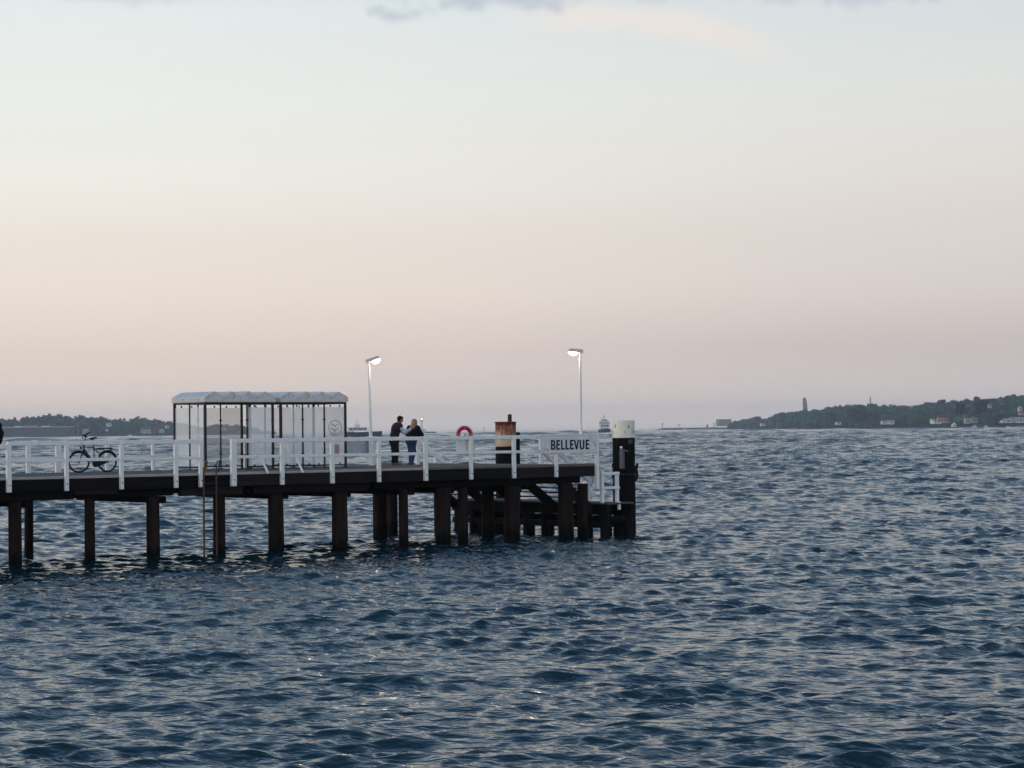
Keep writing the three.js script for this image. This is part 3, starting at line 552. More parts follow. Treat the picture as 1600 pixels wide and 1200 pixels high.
{ // local axes: x to the picture's right, y up, z towards the camera; feet at the origin
  const man = person({
    label: 'person with short black hair in a dark vest and pale sleeves reaching for the other', face: V(0.78, -0.22, -0.5), headUp: V(0.25, 0.96, -0.05),
    joints: { hipC: V(-0.03, 0.95, 0), waist: V(0.0, 1.12, 0.0), chest: V(0.06, 1.36, 0.0), neck: V(0.15, 1.55, -0.02), head: V(0.215, 1.69, -0.05), shL: V(0.02, 1.475, -0.13), shR: V(0.22, 1.46, 0.11),
      elL: V(0.26, 1.27, -0.3), wrL: V(0.47, 1.3, -0.22), elR: V(0.385, 1.21, 0.17), wrR: V(0.6, 1.34, 0.1), hipL: V(-0.07, 0.92, -0.07), hipR: V(0.03, 0.92, 0.06), knL: V(-0.03, 0.5, -0.08), knR: V(0.07, 0.49, 0.05), anL: V(-0.07, 0.09, -0.07), anR: V(0.06, 0.09, 0.08), toeL: V(0.06, 0.035, -0.2), toeR: V(0.21, 0.035, -0.03) },
    hand: { R: [V(0.82, 0.5, -0.1), V(0.1, 0.1, 1), 0.45], L: [V(0.9, 0.2, 0.1), V(0, 0.2, 1), 0.5] }, trousers: cloth(0.014, 0.014, 0.016), shoes: cloth(0.16, 0.09, 0.08), topName: 'vest', top: cloth(0.026, 0.02, 0.032), sleeves: cloth(0.34, 0.37, 0.44), bulk: 0.034, hem: 0.9,
    hair: (h, F, up, s) => [B(h.clone().addScaledVector(up, 0.06).addScaledVector(F, -0.03), h.clone().addScaledVector(up, 0.07).addScaledVector(F, 0.03), 0.095, 0.075), B(h.clone().addScaledVector(up, 0.02).addScaledVector(F, -0.05), h.clone().addScaledVector(up, -0.05).addScaledVector(F, -0.06), 0.08, 0.045)], hairMat: cloth(0.012, 0.01, 0.01)
  });
  const u1 = uAt(617, 727, 5.35); man.position.copy(pier2world(u1, 5.35, DECK));
  const woman = person({
    label: 'person with long fair hair in a black top and blue jeans leaning on the railing', face: V(-0.62, -0.15, -0.75), headUp: V(0.02, 1, 0),
    joints: { hipC: V(-0.03, 0.93, 0), waist: V(0.0, 1.07, 0), chest: V(0.06, 1.28, 0), neck: V(0.075, 1.44, 0), head: V(0.075, 1.575, -0.02), shL: V(-0.09, 1.375, -0.08), shR: V(0.215, 1.365, 0.02),
      elL: V(-0.15, 1.13, -0.2), wrL: V(-0.04, 1.28, -0.3), elR: V(0.36, 1.13, -0.04), wrR: V(0.2, 1.1, -0.2), hipL: V(-0.1, 0.9, -0.03), hipR: V(0.05, 0.9, 0.04), knL: V(-0.05, 0.49, -0.09), knR: V(0.06, 0.48, 0.0), anL: V(-0.06, 0.09, -0.02), anR: V(0.0, 0.09, 0.06), toeL: V(-0.12, 0.035, -0.16), toeR: V(-0.03, 0.035, -0.1) },
    hand: { R: [V(-0.8, 0.0, -0.4), V(0, 0.3, 1), 0.5], L: [V(0.3, 0.8, 0.1), V(1, 0, 0), 0.5] }, trousers: cloth(0.03, 0.055, 0.12), shoes: cloth(0.05, 0.055, 0.07), topName: 'top', top: cloth(0.011, 0.011, 0.014), bulk: 0.03, hem: 0.88,
    hair: (h, F, up, s) => [B(h.clone().addScaledVector(up, 0.055).addScaledVector(F, -0.025), h.clone().addScaledVector(up, 0.05).addScaledVector(F, 0.02), 0.1, 0.085), B(h.clone().addScaledVector(F, -0.04), h.clone().add(V(-0.02, -0.2, 0.07)), 0.1, 0.1), B(h.clone().add(V(-0.05, -0.12, 0.05)), h.clone().add(V(-0.17, -0.3, 0.06)), 0.085, 0.06), B(h.clone().add(V(0.06, -0.1, 0.05)), h.clone().add(V(0.12, -0.24, 0.06)), 0.07, 0.05)], hairMat: std(0.25, 0.145, 0.09, 0.6)
  });
  const u2 = uAt(644, 726, 5.55); woman.position.copy(pier2world(u2, 5.55, DECK));
  const third = person({
    label: 'person with dark shoulder length hair in black, cut by the left picture edge', face: V(-0.5, -0.1, -0.86), headUp: V(0.2, 0.98, 0),
    joints: { hipC: V(-0.03, 0.93, 0), waist: V(0.0, 1.07, 0), chest: V(0.04, 1.26, 0), neck: V(0.07, 1.42, 0), head: V(0.1, 1.55, -0.02), shL: V(-0.12, 1.36, -0.08), shR: V(0.17, 1.35, 0.04),
      elL: V(-0.2, 1.12, -0.2), wrL: V(-0.14, 1.0, -0.3), elR: V(0.13, 1.1, 0.02), wrR: V(-0.0, 1.05, -0.2), hipL: V(-0.1, 0.9, -0.03), hipR: V(0.05, 0.9, 0.04), knL: V(-0.1, 0.49, -0.05), knR: V(0.05, 0.48, 0.0), anL: V(-0.1, 0.09, 0), anR: V(0.04, 0.09, 0.05), toeL: V(-0.15, 0.035, -0.15), toeR: V(0.0, 0.035, -0.12) },
    hand: {}, trousers: cloth(0.012, 0.012, 0.016), shoes: cloth(0.02, 0.02, 0.02), topName: 'jacket', top: cloth(0.009, 0.009, 0.011), bulk: 0.04, hem: 0.82,
    hair: (h, F, up, s) => [B(h.clone().addScaledVector(up, 0.055).addScaledVector(F, -0.025), h.clone().addScaledVector(up, 0.05).addScaledVector(F, 0.02), 0.1, 0.085), B(h.clone().addScaledVector(F, -0.03), h.clone().add(V(0.06, -0.22, 0.03)), 0.1, 0.11)], hairMat: cloth(0.01, 0.009, 0.009)
  });
  const u3 = uAt(-7.5, 741, 5.2); third.position.copy(pier2world(u3, 5.2, DECK));
}

// ------------------------------------------------------------------ bicycle, leaning by the far railing, front wheel turned to the camera
{
  const g = onPier(thing('bicycle', 'dark city bicycle with rack and mudguards standing by the far railing', 'bicycle'), uAt(147, 738.5, 4.5), 4.5, DECK);
  const wheel = (parent, x) => {
    const w = new THREE.Group(); w.name = 'wheel'; w.position.set(x, 0.355, 0); parent.add(w);
    part('tyre', new THREE.TorusGeometry(0.333, 0.028, 10, 48), blackRubber, w);
    part('rim', new THREE.TorusGeometry(0.306, 0.011, 6, 44), darkMetal, w);
    const sp = []; for (let i = 0; i < 28; i++) { const a = i / 28 * Math.PI * 2; sp.push(rod([Math.cos(a + 0.6) * 0.02, Math.sin(a + 0.6) * 0.02, (i % 2 - 0.5) * 0.05], [Math.cos(a) * 0.3, Math.sin(a) * 0.3, 0], 0.0014, 0.0014, 4)); }
    part('spokes', sp, darkMetal, w); part('hub', rod([0, 0, -0.05], [0, 0, 0.05], 0.03, 0.03, 12), darkMetal, w); return w;
  };
  const m = darkMetal;
  wheel(g, 0.5);
  part('frame', [rod([-0.37, 0.86, 0], [0.02, 0.83, 0], 0.018), rod([-0.36, 0.78, 0], [0.03, 0.29, 0], 0.021), rod([0.03, 0.29, 0], [-0.02, 0.9, 0], 0.018), rod([-0.395, 0.93, 0], [-0.35, 0.7, 0], 0.022), rod([0.03, 0.29, 0.03], [0.5, 0.355, 0.05], 0.01), rod([0.03, 0.29, -0.03], [0.5, 0.355, -0.05], 0.01), rod([-0.0, 0.8, 0.02], [0.5, 0.355, 0.05], 0.009), rod([0, 0.8, -0.02], [0.5, 0.355, -0.05], 0.009)], m, g);
  part('seat_post', rod([-0.02, 0.86, 0], [-0.045, 1.12, 0], 0.016), m, g);
  const sd = new THREE.SphereGeometry(1, 16, 10); sd.scale(0.135, 0.035, 0.075); sd.rotateZ(0.16); sd.translate(-0.01, 1.15, 0);
  part('saddle', [sd, rod([-0.02, 1.14, 0], [-0.17, 1.13, 0], 0.045, 0.022)], blackRubber, g);
  part('rack', [rod([0.1, 0.79, 0.05], [0.66, 0.8, 0.05], 0.009), rod([0.1, 0.79, -0.05], [0.66, 0.8, -0.05], 0.009), rod([0.64, 0.8, 0.05], [0.5, 0.36, 0.06], 0.007), rod([0.64, 0.8, -0.05], [0.5, 0.36, -0.06], 0.007), box(0.52, 0.05, 0.13, 0.38, 0.8, 0), rod([0.0, 0.82, 0], [0.12, 0.79, 0], 0.01)], blackRubber, g);
  part('mudguard', new THREE.TorusGeometry(0.372, 0.024, 6, 30, 2.5).rotateZ(0.1).translate(0.5, 0.355, 0), m, g);
  part('chain_guard', (() => { const s = new THREE.Shape(); s.absarc(0.03, 0.29, 0.11, Math.PI / 2, Math.PI * 1.5, false); s.lineTo(0.42, 0.31); s.lineTo(0.42, 0.4); s.closePath(); const q = new THREE.ExtrudeGeometry(s, { depth: 0.025, bevelEnabled: true, bevelSize: 0.006, bevelThickness: 0.006, bevelSegments: 1 }); return q.translate(0, 0, 0.045); })(), blackRubber, g);
  part('crank', rod([0.03, 0.29, 0.08], [0.15, 0.17, 0.09], 0.012), m, g); part('crank', rod([0.03, 0.29, -0.07], [-0.09, 0.41, -0.08], 0.012), m, g);
  for (const [x, y, z] of [[0.15, 0.165, 0.14], [-0.09, 0.41, -0.13]]) part('pedal', box(0.1, 0.025, 0.08, x, y, z, 0.008), blackRubber, g);
  part('kickstand', rod([0.28, 0.3, 0.06], [0.2, 0.01, 0.2], 0.01), m, g);
  part('rear_light', box(0.03, 0.06, 0.05, 0.68, 0.77, 0), std(0.12, 0.01, 0.01, 0.4), g);
  // steered front assembly
  const f = new THREE.Group(); f.name = 'front_fork'; f.position.set(-0.37, 0, 0); f.rotation.y = -0.62; g.add(f);
  wheel(f, -0.17); f.children[0].position.set(-0.17, 0.355, 0);
  part('fork', [rod([-0.02, 0.74, 0.055], [-0.17, 0.355, 0.055], 0.016, 0.011), rod([-0.02, 0.74, -0.055], [-0.17, 0.355, -0.055], 0.016, 0.011), rod([-0.02, 0.74, -0.06], [-0.02, 0.74, 0.06], 0.02)], m, f);
  part('mudguard', new THREE.TorusGeometry(0.372, 0.024, 6, 28, 2.0).rotateZ(0.35).translate(-0.17, 0.355, 0), m, f);
  const up = (p, h = 0.13) => [p[0], p[1] + h, p[2]];
  part('stem', [rod([-0.02, 0.74, 0], [0.05, 1.23, 0], 0.019), rod([0.05, 1.22, 0], [-0.05, 1.26, 0], 0.017)], m, f);
  part('handlebar', tube([[0.12, 1.08, 0.29], [0.03, 1.12, 0.27], [-0.05, 1.13, 0.1], [-0.05, 1.13, -0.1], [0.03, 1.16, -0.27], [0.12, 1.2, -0.29]].map(p => up(p)), 0.017, 30, 8), m, f);
  for (const s of [-1, 1]) part('grip', rod(up([0.03, s > 0 ? 1.115 : 1.155, s * 0.27]), up([0.15, s > 0 ? 1.065 : 1.21, s * 0.295]), 0.024), blackRubber, f);
  for (const s of [-1, 1]) part('brake_lever', rod(up([-0.03, 1.12, s * 0.2]), up([0.07, s > 0 ? 1.06 : 1.12, s * 0.25]), 0.01), m, f);
  part('headlight', new THREE.SphereGeometry(0.045, 12, 8).translate(-0.1, 0.83, 0), m, f);
  part('bell', new THREE.SphereGeometry(0.03, 10, 6).translate(-0.04, 1.165, 0.06), m, f);
}

// ------------------------------------------------------------------ far shores
const interp = (tab, x) => { if (x <= tab[0][0]) return tab[0][1]; for (let i = 1; i < tab.length; i++) if (x <= tab[i][0]) return mixn(tab[i - 1][1], tab[i][1], (x - tab[i - 1][0]) / (tab[i][0] - tab[i - 1][0])); return tab[tab.length - 1][1]; };
const leafMats = [[0.026, 0.075, 0.070], [0.042, 0.092, 0.068], [0.018, 0.060, 0.068], [0.056, 0.102, 0.072]].map(c => std(...c, 0.9, { side: THREE.DoubleSide }));
function crownGeo(lobes, leaf) { // about one unit wide and high, its foot at y = 0: leaf sprays spread through uneven lobes
  const P = [], L = [];
  for (let i = 0; i < lobes; i++) { const a = rnd() * 6.283, r = 0.27 * Math.sqrt(rnd()), y = rr(0.2, 0.78), s = rr(0.15, 0.27) * (y > 0.6 ? 0.8 : 1); L.push([Math.cos(a) * r, y, Math.sin(a) * r, s]); }
  for (const [x, y, z, s] of L) for (let i = 0; i < leaf; i++) {
    const d = V(rr(-1, 1), rr(-1, 1), rr(-1, 1)).normalize(), q = s * Math.pow(rnd(), 0.22), c = V(x, y, z).addScaledVector(d, q), w = rr(0.035, 0.075);
    const u = V(rr(-1, 1), rr(-1, 1), rr(-1, 1)).normalize(), v = V(0, 0, 0).crossVectors(u, d).normalize();
    for (const [p, k] of [[-1, -0.6], [1, -0.5], [rr(-0.3, 0.3), 1]]) { const e = c.clone().addScaledVector(u, p * w).addScaledVector(v, k * w); P.push(e.x, Math.max(e.y, 0.02), e.z); }
  }
  const g = new THREE.BufferGeometry(); g.setAttribute('position', new THREE.Float32BufferAttribute(P, 3)); g.computeVertexNormals(); return g;
}
const crowns = [crownGeo(9, 46), crownGeo(7, 52), crownGeo(12, 36), crownGeo(6, 50)];
function shore(name, label, woodName, woodLabel, tab, o) {
  // tab: picture x -> height of the tree line in the picture; the land rises behind the waterline
  const xs = []; for (let x = o.x0; x <= o.x1; x += o.step) xs.push(x);
  const rows = 12, P = [], I = [], top = x => Math.max(farY(x, interp(tab, x), o.D(x) + o.deep) - o.tree * 0.75, 0.6);
  const groundAt = (x, t) => { const D = o.D(x) + o.deep * t; return [farX(x, o.D(x)) * D / o.D(x), mixn(0.5, top(x), Math.pow(t, 1.15)) + (t > 0.02 ? (fbm(x * 0.07 + 4, t * 5 + 2, 3) - 0.5) * 2.2 * Math.min(1, t * 3) : 0), -D]; };
  xs.forEach((x, i) => { for (let j = 0; j <= rows; j++) { const p = j === 0 ? [farX(x, o.D(x) - 4), -0.6, -(o.D(x) - 4)] : groundAt(x, (j - 1) / (rows - 1)); P.push(...p); if (i && j) { const a = (i - 1) * (rows + 1) + j - 1; I.push(a, a + rows + 1, a + 1, a + 1, a + rows + 1, a + rows + 2); } } });
  xs.forEach((x, i) => { }); // land falls away behind the ridge
  const g = new THREE.BufferGeometry(); g.setAttribute('position', new THREE.Float32BufferAttribute(P, 3)); g.setIndex(I); g.computeVertexNormals();
  tag(part(name, g, std(0.06, 0.065, 0.04, 0.95, { side: THREE.DoubleSide }), scene), label, null, null, 'structure');
  const lists = crowns.map(() => []);
  for (let i = 0; i < o.count; i++) {
    const x = rr(o.x0, o.x1), t = Math.pow(rnd(), 0.8) * 1.0; if (o.clear && o.clear(x, t)) continue;
    const p = groundAt(x, Math.min(t, 1)), h = o.tree * (0.62 + 0.5 * Math.pow(rnd(), 1.5)) * (interp(tab, x) > horizonAt(x) - o.thin ? 0.55 : 1), w = h * rr(0.7, 1.3);
    lists[Math.floor(rnd() * crowns.length)].push(new THREE.Matrix4().compose(V(p[0], p[1] - 0.08 * h, p[2]), new THREE.Quaternion().setFromAxisAngle(V(0, 1, 0), rnd() * 6.283), V(w, h, w)));
  }
  const wood = new THREE.Group(); wood.name = numbered(woodName); scene.add(wood); tag(wood, woodLabel, 'wood', null, 'stuff');
  lists.forEach((l, k) => { if (!l.length) return; const m = new THREE.InstancedMesh(crowns[k], leafMats[k], l.length); l.forEach((q, i) => { m.setMatrixAt(i, q); const b = 0.45 + 1.3 * rnd() * rnd() + 0.5 * rnd(); m.setColorAt(i, new THREE.Color().setRGB(b * rr(0.85, 1.15), b, b * rr(0.85, 1.1))); }); m.name = 'foliage'; m.castShadow = m.receiveShadow = true; m.userData.kind = 'stuff'; wood.add(m); });
  return groundAt;
}
const leftTab = [[-160, 655], [-60, 652], [0, 652], [30, 653], [52, 648], [85, 646], [106, 648], [112, 650], [150, 648.5], [162, 651], [172, 655], [182, 652], [191, 653], [195, 658], [199, 656], [206, 652], [226, 652.5], [240, 655], [262, 657], [285, 660], [302, 666], [320, 666], [338, 662], [352, 663], [372, 664.5], [384, 667], [400, 669.5], [430, 671.5]];
shore('left_shore', 'low wooded land across the water behind the left half of the pier', 'left_wood', 'hazy mass of trees on the far shore behind the bicycle and shelters', leftTab,
  { x0: -160, x1: 430, step: 6, D: x => 3500 + Math.max(0, x - 200) * 3, deep: 320, tree: 13, thin: 6, count: 2600, clear: (x, t) => x < 115 && t < 0.35 });
const rightTab = [[1020, 669], [1060, 667.6], [1100, 666.5], [1140, 664], [1150, 658], [1158, 656.5], [1165, 655], [1172, 656], [1180, 651], [1187, 650.5], [1191, 656], [1202, 652], [1210, 648], [1217, 645], [1232, 642.5], [1250, 642], [1262, 640.5], [1278, 638.5], [1285, 639], [1300, 634.5], [1330, 633.5], [1347, 631.5], [1362, 630.5], [1376, 632.5], [1395, 631.5], [1412, 634.5], [1430, 632.5], [1452, 628], [1472, 626], [1492, 626.5], [1510, 625], [1540, 623], [1560, 622], [1576, 620], [1600, 615], [1680, 610], [1800, 612]];
const rightGround = shore('right_shore', 'wooded hillside rising along the far right shore of the fjord', 'right_wood', 'dense blue green wood covering the hillside on the far right shore', rightTab,
  { x0: 1138, x1: 1800, step: 6, D: x => x < 1300 ? mixn(4200, 2900, smooth(1140, 1300, x)) : mixn(2900, 2300, smooth(1300, 1620, x)), deep: 520, tree: 15, thin: 5, count: 5200, clear: (x, t) => t < 0.1 && x > 1380 });
{ // low point reaching out at the right of the open horizon, and the spit by the lighthouse
  const strip = (name, label, x0, x1, D, h, deep) => {
    const P = [], I = [], n = 24; for (let i = 0; i <= n; i++) { const x = mixn(x0, x1, i / n), e = Math.min(1, Math.min(i, n - i) / 3); for (const [dz, y] of [[0, -0.5], [3, h * e * rr(0.85, 1.1)], [deep, h * e * rr(0.8, 1.2)], [deep + 8, -0.5]]) P.push(farX(x, D + dz), y, -(D + dz)); }
    for (let i = 0; i < n; i++) for (let j = 0; j < 3; j++) { const a = i * 4 + j; I.push(a, a + 4, a + 1, a + 1, a + 4, a + 5); }
    const g = new THREE.BufferGeometry(); g.setAttribute('position', new THREE.Float32BufferAttribute(P, 3)); g.setIndex(I); g.computeVertexNormals();
    tag(part(name, g, std(0.07, 0.075, 0.07, 0.95, { side: THREE.DoubleSide }), scene), label, null, null, 'structure');
  };
  strip('low_land', 'thin low spit of land on the horizon right of the black and white pile', 1021, 1150, 5200, 4.2, 200);
  strip('breakwater_land', 'small dark spit under the lighthouse behind the couple', 646, 684, 3000, 2.6, 40);
  strip('quay', 'low pale quay along the foot of the right wood', 1285, 1620, 2262, 1.7, 8);
}

// individual trees that stand out from the right wood
function farTree(name, label, px, base, D, w, h, mat, group) {
  const g = thing(name, label, 'tree', group); g.position.set(farX(px, D), farY(px, base, D), -D);
  const W = M2(w, D), H = M2(h, D);
  part('trunk', new THREE.CylinderGeometry(W * 0.02, W * 0.045, H * 0.5, 8).translate(0, H * 0.2, 0), std(0.03, 0.026, 0.022, 0.9), g);
  for (let i = 0; i < 3; i++) part('limb', rod([0, H * 0.34, 0], [Math.cos(i * 2.1) * W * 0.24, H * 0.62, Math.sin(i * 2.1) * W * 0.24], W * 0.02, W * 0.008, 6), std(0.03, 0.026, 0.022, 0.9), g);
  const c = crownGeo(15, 95); c.scale(W, H * 0.96, W); c.translate(0, H * 0.06, 0); part('crown', c, mat, g); return g;
}
const beech = std(0.038, 0.042, 0.062, 0.9, { side: THREE.DoubleSide }), dark = std(0.024, 0.060, 0.060, 0.9, { side: THREE.DoubleSide }), pale = std(0.075, 0.085, 0.045, 0.9, { side: THREE.DoubleSide });
farTree('copper_beech', 'dark purple broad tree above the red roofed houses, left of two', 1503, 649, 2240, 22, 20, beech, 'dark purple trees on the right shore');
farTree('copper_beech', 'dark purple tall tree above the moored ferry, right of two', 1533, 650, 2230, 25, 27, beech, 'dark purple trees on the right shore');
farTree('broad_tree', 'pale olive round tree top standing over the purple trees', 1527, 636, 2500, 16, 18, pale);
farTree('broad_tree', 'large dark green tree at the waterline right of the white boathouse', 1340, 661, 2700, 40, 25, dark);
farTree('broad_tree', 'smaller dark tree at the waterline left of the double white house', 1368, 660, 2680, 17, 18, dark);
farTree('broad_tree', 'dark green tree at the waterline left of the white boathouse', 1300, 662, 2850, 20, 20, dark);
farTree('broad_tree', 'dark bush like tree between the ferry and the pale houses at far right', 1562, 659, 2225, 16, 14, dark);
farTree('broad_tree', 'single rounded tree on the low point left of the sailing boat', 1184, 665, 4150, 14, 15, dark);

// houses
function house(label, px, base, D, w, h, roofC, wallC = [0.8, 0.78, 0.75], o = {}) {
  const g = thing('house', label, 'house', o.group); g.position.set(farX(px, D), farY(px, base, D), -D); g.rotation.y = o.turn ?? 0.2;
  const W = M2(w, D), H = M2(h, D), d = o.depth ?? W * 0.8, rh = o.flat ? H * 0.06 : H * 0.42, wh = H - rh, roofMat = std(...roofC, 0.85), glassM = std(0.03, 0.035, 0.045, 0.2);
  const wall = part('wall', box(W, wh + 1.2, d, 0, wh / 2 - 0.6, 0, 0), std(...wallC, 0.8, { map: paintTex }), g);
  if (o.flat) part('roof', box(W * 1.03, rh, d * 1.03, 0, wh + rh / 2 + 0.003, 0, 0), roofMat, g);
  else {
    const s = new THREE.Shape(); s.moveTo(-W / 2 * 1.08, 0); s.lineTo(0, rh); s.lineTo(W / 2 * 1.08, 0); s.closePath();
    const q = new THREE.ExtrudeGeometry(s, { depth: d * 1.08, bevelEnabled: false }); q.translate(0, wh + 0.004, -d * 0.54); if (o.side) { q.rotateY(Math.PI / 2); q.scale(W / d, 1, d / W); }
    const roof = part('roof', q, roofMat, g);
    part('chimney', box(0.55, 1.3, 0.55, W * 0.18, wh + rh * 0.72, 0, 0), std(0.2, 0.09, 0.07, 0.9), roof);
  }
  const n = o.windows ?? Math.max(2, Math.round(W / 3.2)), floors = o.floors ?? Math.max(1, Math.round(wh / 3));
  for (let f = 0; f < floors; f++) for (let i = 0; i < n; i++) { const win = part('window', box(Math.min(1.3, W / n * 0.5), Math.min(1.5, wh / floors * 0.5), 0.06, (i + 0.5) / n * W - W / 2, (f + 0.55) / floors * wh, d / 2 + 0.01, 0), glassM, wall); win.position.z = 0.02; }
  part('door', box(1, 2, 0.08, W * 0.1, 1, d / 2 + 0.02, 0), std(0.09, 0.06, 0.05, 0.7), g);
  return g;
}
const red = [0.22, 0.07, 0.045], slate = [0.07, 0.075, 0.085], brickC = [0.25, 0.11, 0.08], tan = [0.5, 0.43, 0.36];
// left shore
{ // long quay hall behind the railing at the left edge
  const D = 3440, g = thing('harbour_hall', 'long blue grey harbour hall with a pale flat roof at the far left', 'hall'); g.position.set(farX(38, D), -0.3, -D);
  const W = M2(150, D), H = M2(16, D);
  const wall = part('wall', box(W, H, 30, 0, H / 2, 0, 0), std(0.085, 0.09, 0.11, 0.8, { map: paintTex }), g);
  part('roof', box(W * 1.01, 0.9, 31, 0, H + 0.455, 0, 0), std(0.5, 0.5, 0.48, 0.7), g);
  for (let i = 0; i < 9; i++) part('gate', box(5.4, 6.2, 0.15, (i - 4) * W / 9.4, 3.4, 15.05, 0), std(0.07, 0.075, 0.1, 0.7), wall);
  part('penthouse', box(M2(20, D), 1.9, 10, M2(11, D), H + 1.86, 2, 0), std(0.36, 0.19, 0.17, 0.8), g);
  for (const x of [-8, 34]) part('roof_light', box(M2(12, D), 1.3, 8, M2(x, D), H + 1.56, 3, 0), std(0.6, 0.6, 0.58, 0.6), g);
}
house('square pale houseboat hut on the far shore right above the bicycle handlebar', 134, 677.5, 3400, 9.5, 7, [0.4, 0.42, 0.42], [0.42, 0.45, 0.46], { flat: true, windows: 2, floors: 1 });
house('little white house high in the left wood above the bicycle saddle', 170, 665, 3540, 8, 6, slate, undefined, { windows: 2 });
house('tiny white gable at the waterline below the little white house', 167, 672.5, 3440, 4, 4, slate, undefined, { windows: 1, floors: 1 });
house('long pale house with brick wing left of the shelter', 228, 676, 3500, 15, 9, slate, [0.55, 0.53, 0.5], { side: true });
house('red brick gable house next to the long pale house', 243, 675.5, 3510, 9, 9, red, brickC, { turn: -0.2 });
house('white house right of the red gable, half way up the slope', 252, 675, 3520, 8, 8, slate);
house('bright white house just left of the dark shelter post', 261, 668, 3560, 6, 5, slate);
house('white lodge seen through the back panes of the left shelter', 349, 671, 3940, 10, 4.5, slate, undefined, { side: true });
{
  const D = 3460, g = thing('flag_mast', 'thin pale mast on the far shore over the bicycle handlebar', 'mast'); g.position.set(farX(122, D), 0, -D);
  part('pole', rod([0, 0, 0], [0, M2(25, D), 0], 0.28, 0.16, 8), std(0.5, 0.52, 0.56, 0.6), g); part('yard', rod([-1.6, 9, 0], [1.6, 9, 0], 0.1), std(0.5, 0.52, 0.56, 0.6), g);
  const E = 4000, s = thing('church_spire', 'slim grey spire on the shore seen through the left shelter', 'spire'); s.position.set(farX(361, E), 6, -E);
  part('tower', box(2.2, 8, 2.2, 0, 3, 0, 0), std(0.3, 0.31, 0.33, 0.8), s); part('spire', new THREE.ConeGeometry(1.4, 5, 8).translate(0, 9.5, 0), std(0.16, 0.2, 0.19, 0.8), s);
}
// right shore
house('white boathouse at the waterline of the right wood', 1309.5, 662.5, 2800, 8, 5, slate, [0.75, 0.75, 0.73], { windows: 1, floors: 1 });
house('white double house, left gable, at the waterline', 1381, 661.5, 2600, 8, 6.5, slate, [0.75, 0.74, 0.71], { windows: 2, floors: 1 });
house('white double house, taller right gable, at the waterline', 1391, 661.5, 2600, 10, 8, slate, [0.75, 0.74, 0.71], { windows: 2, floors: 1 });
house('narrow white gable left of the red roofed houses', 1457, 660, 2270, 5.5, 8.5, slate, [0.75, 0.73, 0.7], { windows: 1, depth: 5 });
house('tan house with a red roof below the purple tree', 1469, 659.5, 2280, 9, 11, red, tan);
house('brick house with a bright red roof beside the ferry', 1478, 659, 2290, 8, 10, red, [0.5, 0.33, 0.27]);
house('low white pavilion left of the ferry', 1463, 660.5, 2255, 12, 3, [0.5, 0.5, 0.5], undefined, { flat: true });
house('tall cream house with grey gable right of the ferry', 1511, 660, 2275, 8, 12, slate, [0.6, 0.57, 0.48]);
house('green grey house behind the moored boats', 1522, 659, 2290, 9, 9, [0.13, 0.14, 0.13], [0.38, 0.4, 0.38]);
house('white chapel with a pale gable high on the hillside', 1547, 636, 2420, 5, 6, slate, [0.5, 0.53, 0.52], { windows: 1 });
house('white gabled villa in the trees near the right picture edge', 1594, 641, 2380, 6, 6.5, [0.3, 0.3, 0.3], [0.72, 0.7, 0.68], { windows: 2 });
house('pink house with a grey roof below the white villa', 1597, 647, 2370, 9, 5, slate, [0.5, 0.36, 0.33], { side: true });
house('long low white house on the quay at far right', 1572, 659, 2262, 17, 5, [0.4, 0.4, 0.4], [0.66, 0.64, 0.62], { side: true });
house('white house with two storeys at the right picture edge on the quay', 1592, 659, 2264, 14, 7.5, [0.3, 0.3, 0.32], [0.7, 0.68, 0.66], { side: true });
house('tan low house between the white houses on the quay', 1583, 656, 2290, 9, 6, red, tan);
for (const [px, b, w, l] of [[1219, 665, 7, 'small pale shed at the shore right of the sailing boat'], [1193, 664.5, 9, 'pale hall at the shore left of the sailing boat']]) house(l, px, b, 3800, w, 3, [0.5, 0.5, 0.5], undefined, { flat: true, windows: 2 });
{ // harbour hall, dome, cranes on the low point
  const D = 5000;
  house('wide pinkish harbour building on the low point', 1131, 665, D, 20, 10, [0.24, 0.21, 0.2], [0.3, 0.27, 0.27], { flat: true, windows: 6, floors: 3 });
  const t = thing('storage_dome', 'round pale storage dome right of the pinkish harbour building', 'dome'); t.position.set(farX(1149, D), 0, -D);
  part('drum', new THREE.CylinderGeometry(M2(6, D), M2(6, D), 8, 20).translate(0, 4, 0), std(0.4, 0.4, 0.38, 0.7), t); part('dome', new THREE.SphereGeometry(M2(6, D), 20, 8, 0, 6.29, 0, 1.57).scale(1, 0.6, 1).translate(0, 8.002, 0), std(0.3, 0.31, 0.31, 0.7), t);
  for (const [px, h, l] of [[1035, 9, 'small crane standing alone on the low point'], [1061, 8, 'thin crane on the low point left of the beacon'], [1116, 9, 'crane against the left side of the pinkish harbour building']]) {
    const c = thing('harbour_crane', l, 'crane', 'cranes on the low point'); c.position.set(farX(px, D), 2, -D); const H = M2(h, D), m = std(0.25, 0.23, 0.24, 0.7);
    part('mast', rod([0, 0, 0], [0, H, 0], 0.8, 0.6, 6), m, c); part('jib', rod([-H * 0.3, H * 0.86, 0], [H * 0.55, H, 0], 0.45, 0.3, 6), m, c); part('cabin', box(2.4, 2, 2.4, 0, H * 0.8, 0, 0), m, c);
  }
  const E = 4600, r = thing('beacon', 'red channel beacon in the water before the low point', 'beacon'); r.position.set(farX(1105, E), 0, -E);
  part('tower', new THREE.CylinderGeometry(1.6, 2.4, M2(7, E), 12).translate(0, M2(3.5, E), 0), std(0.4, 0.05, 0.06, 0.6), r); part('top_mark', new THREE.ConeGeometry(2.2, 2.6, 10).translate(0, M2(8, E), 0), std(0.4, 0.05, 0.06, 0.6), r);
}
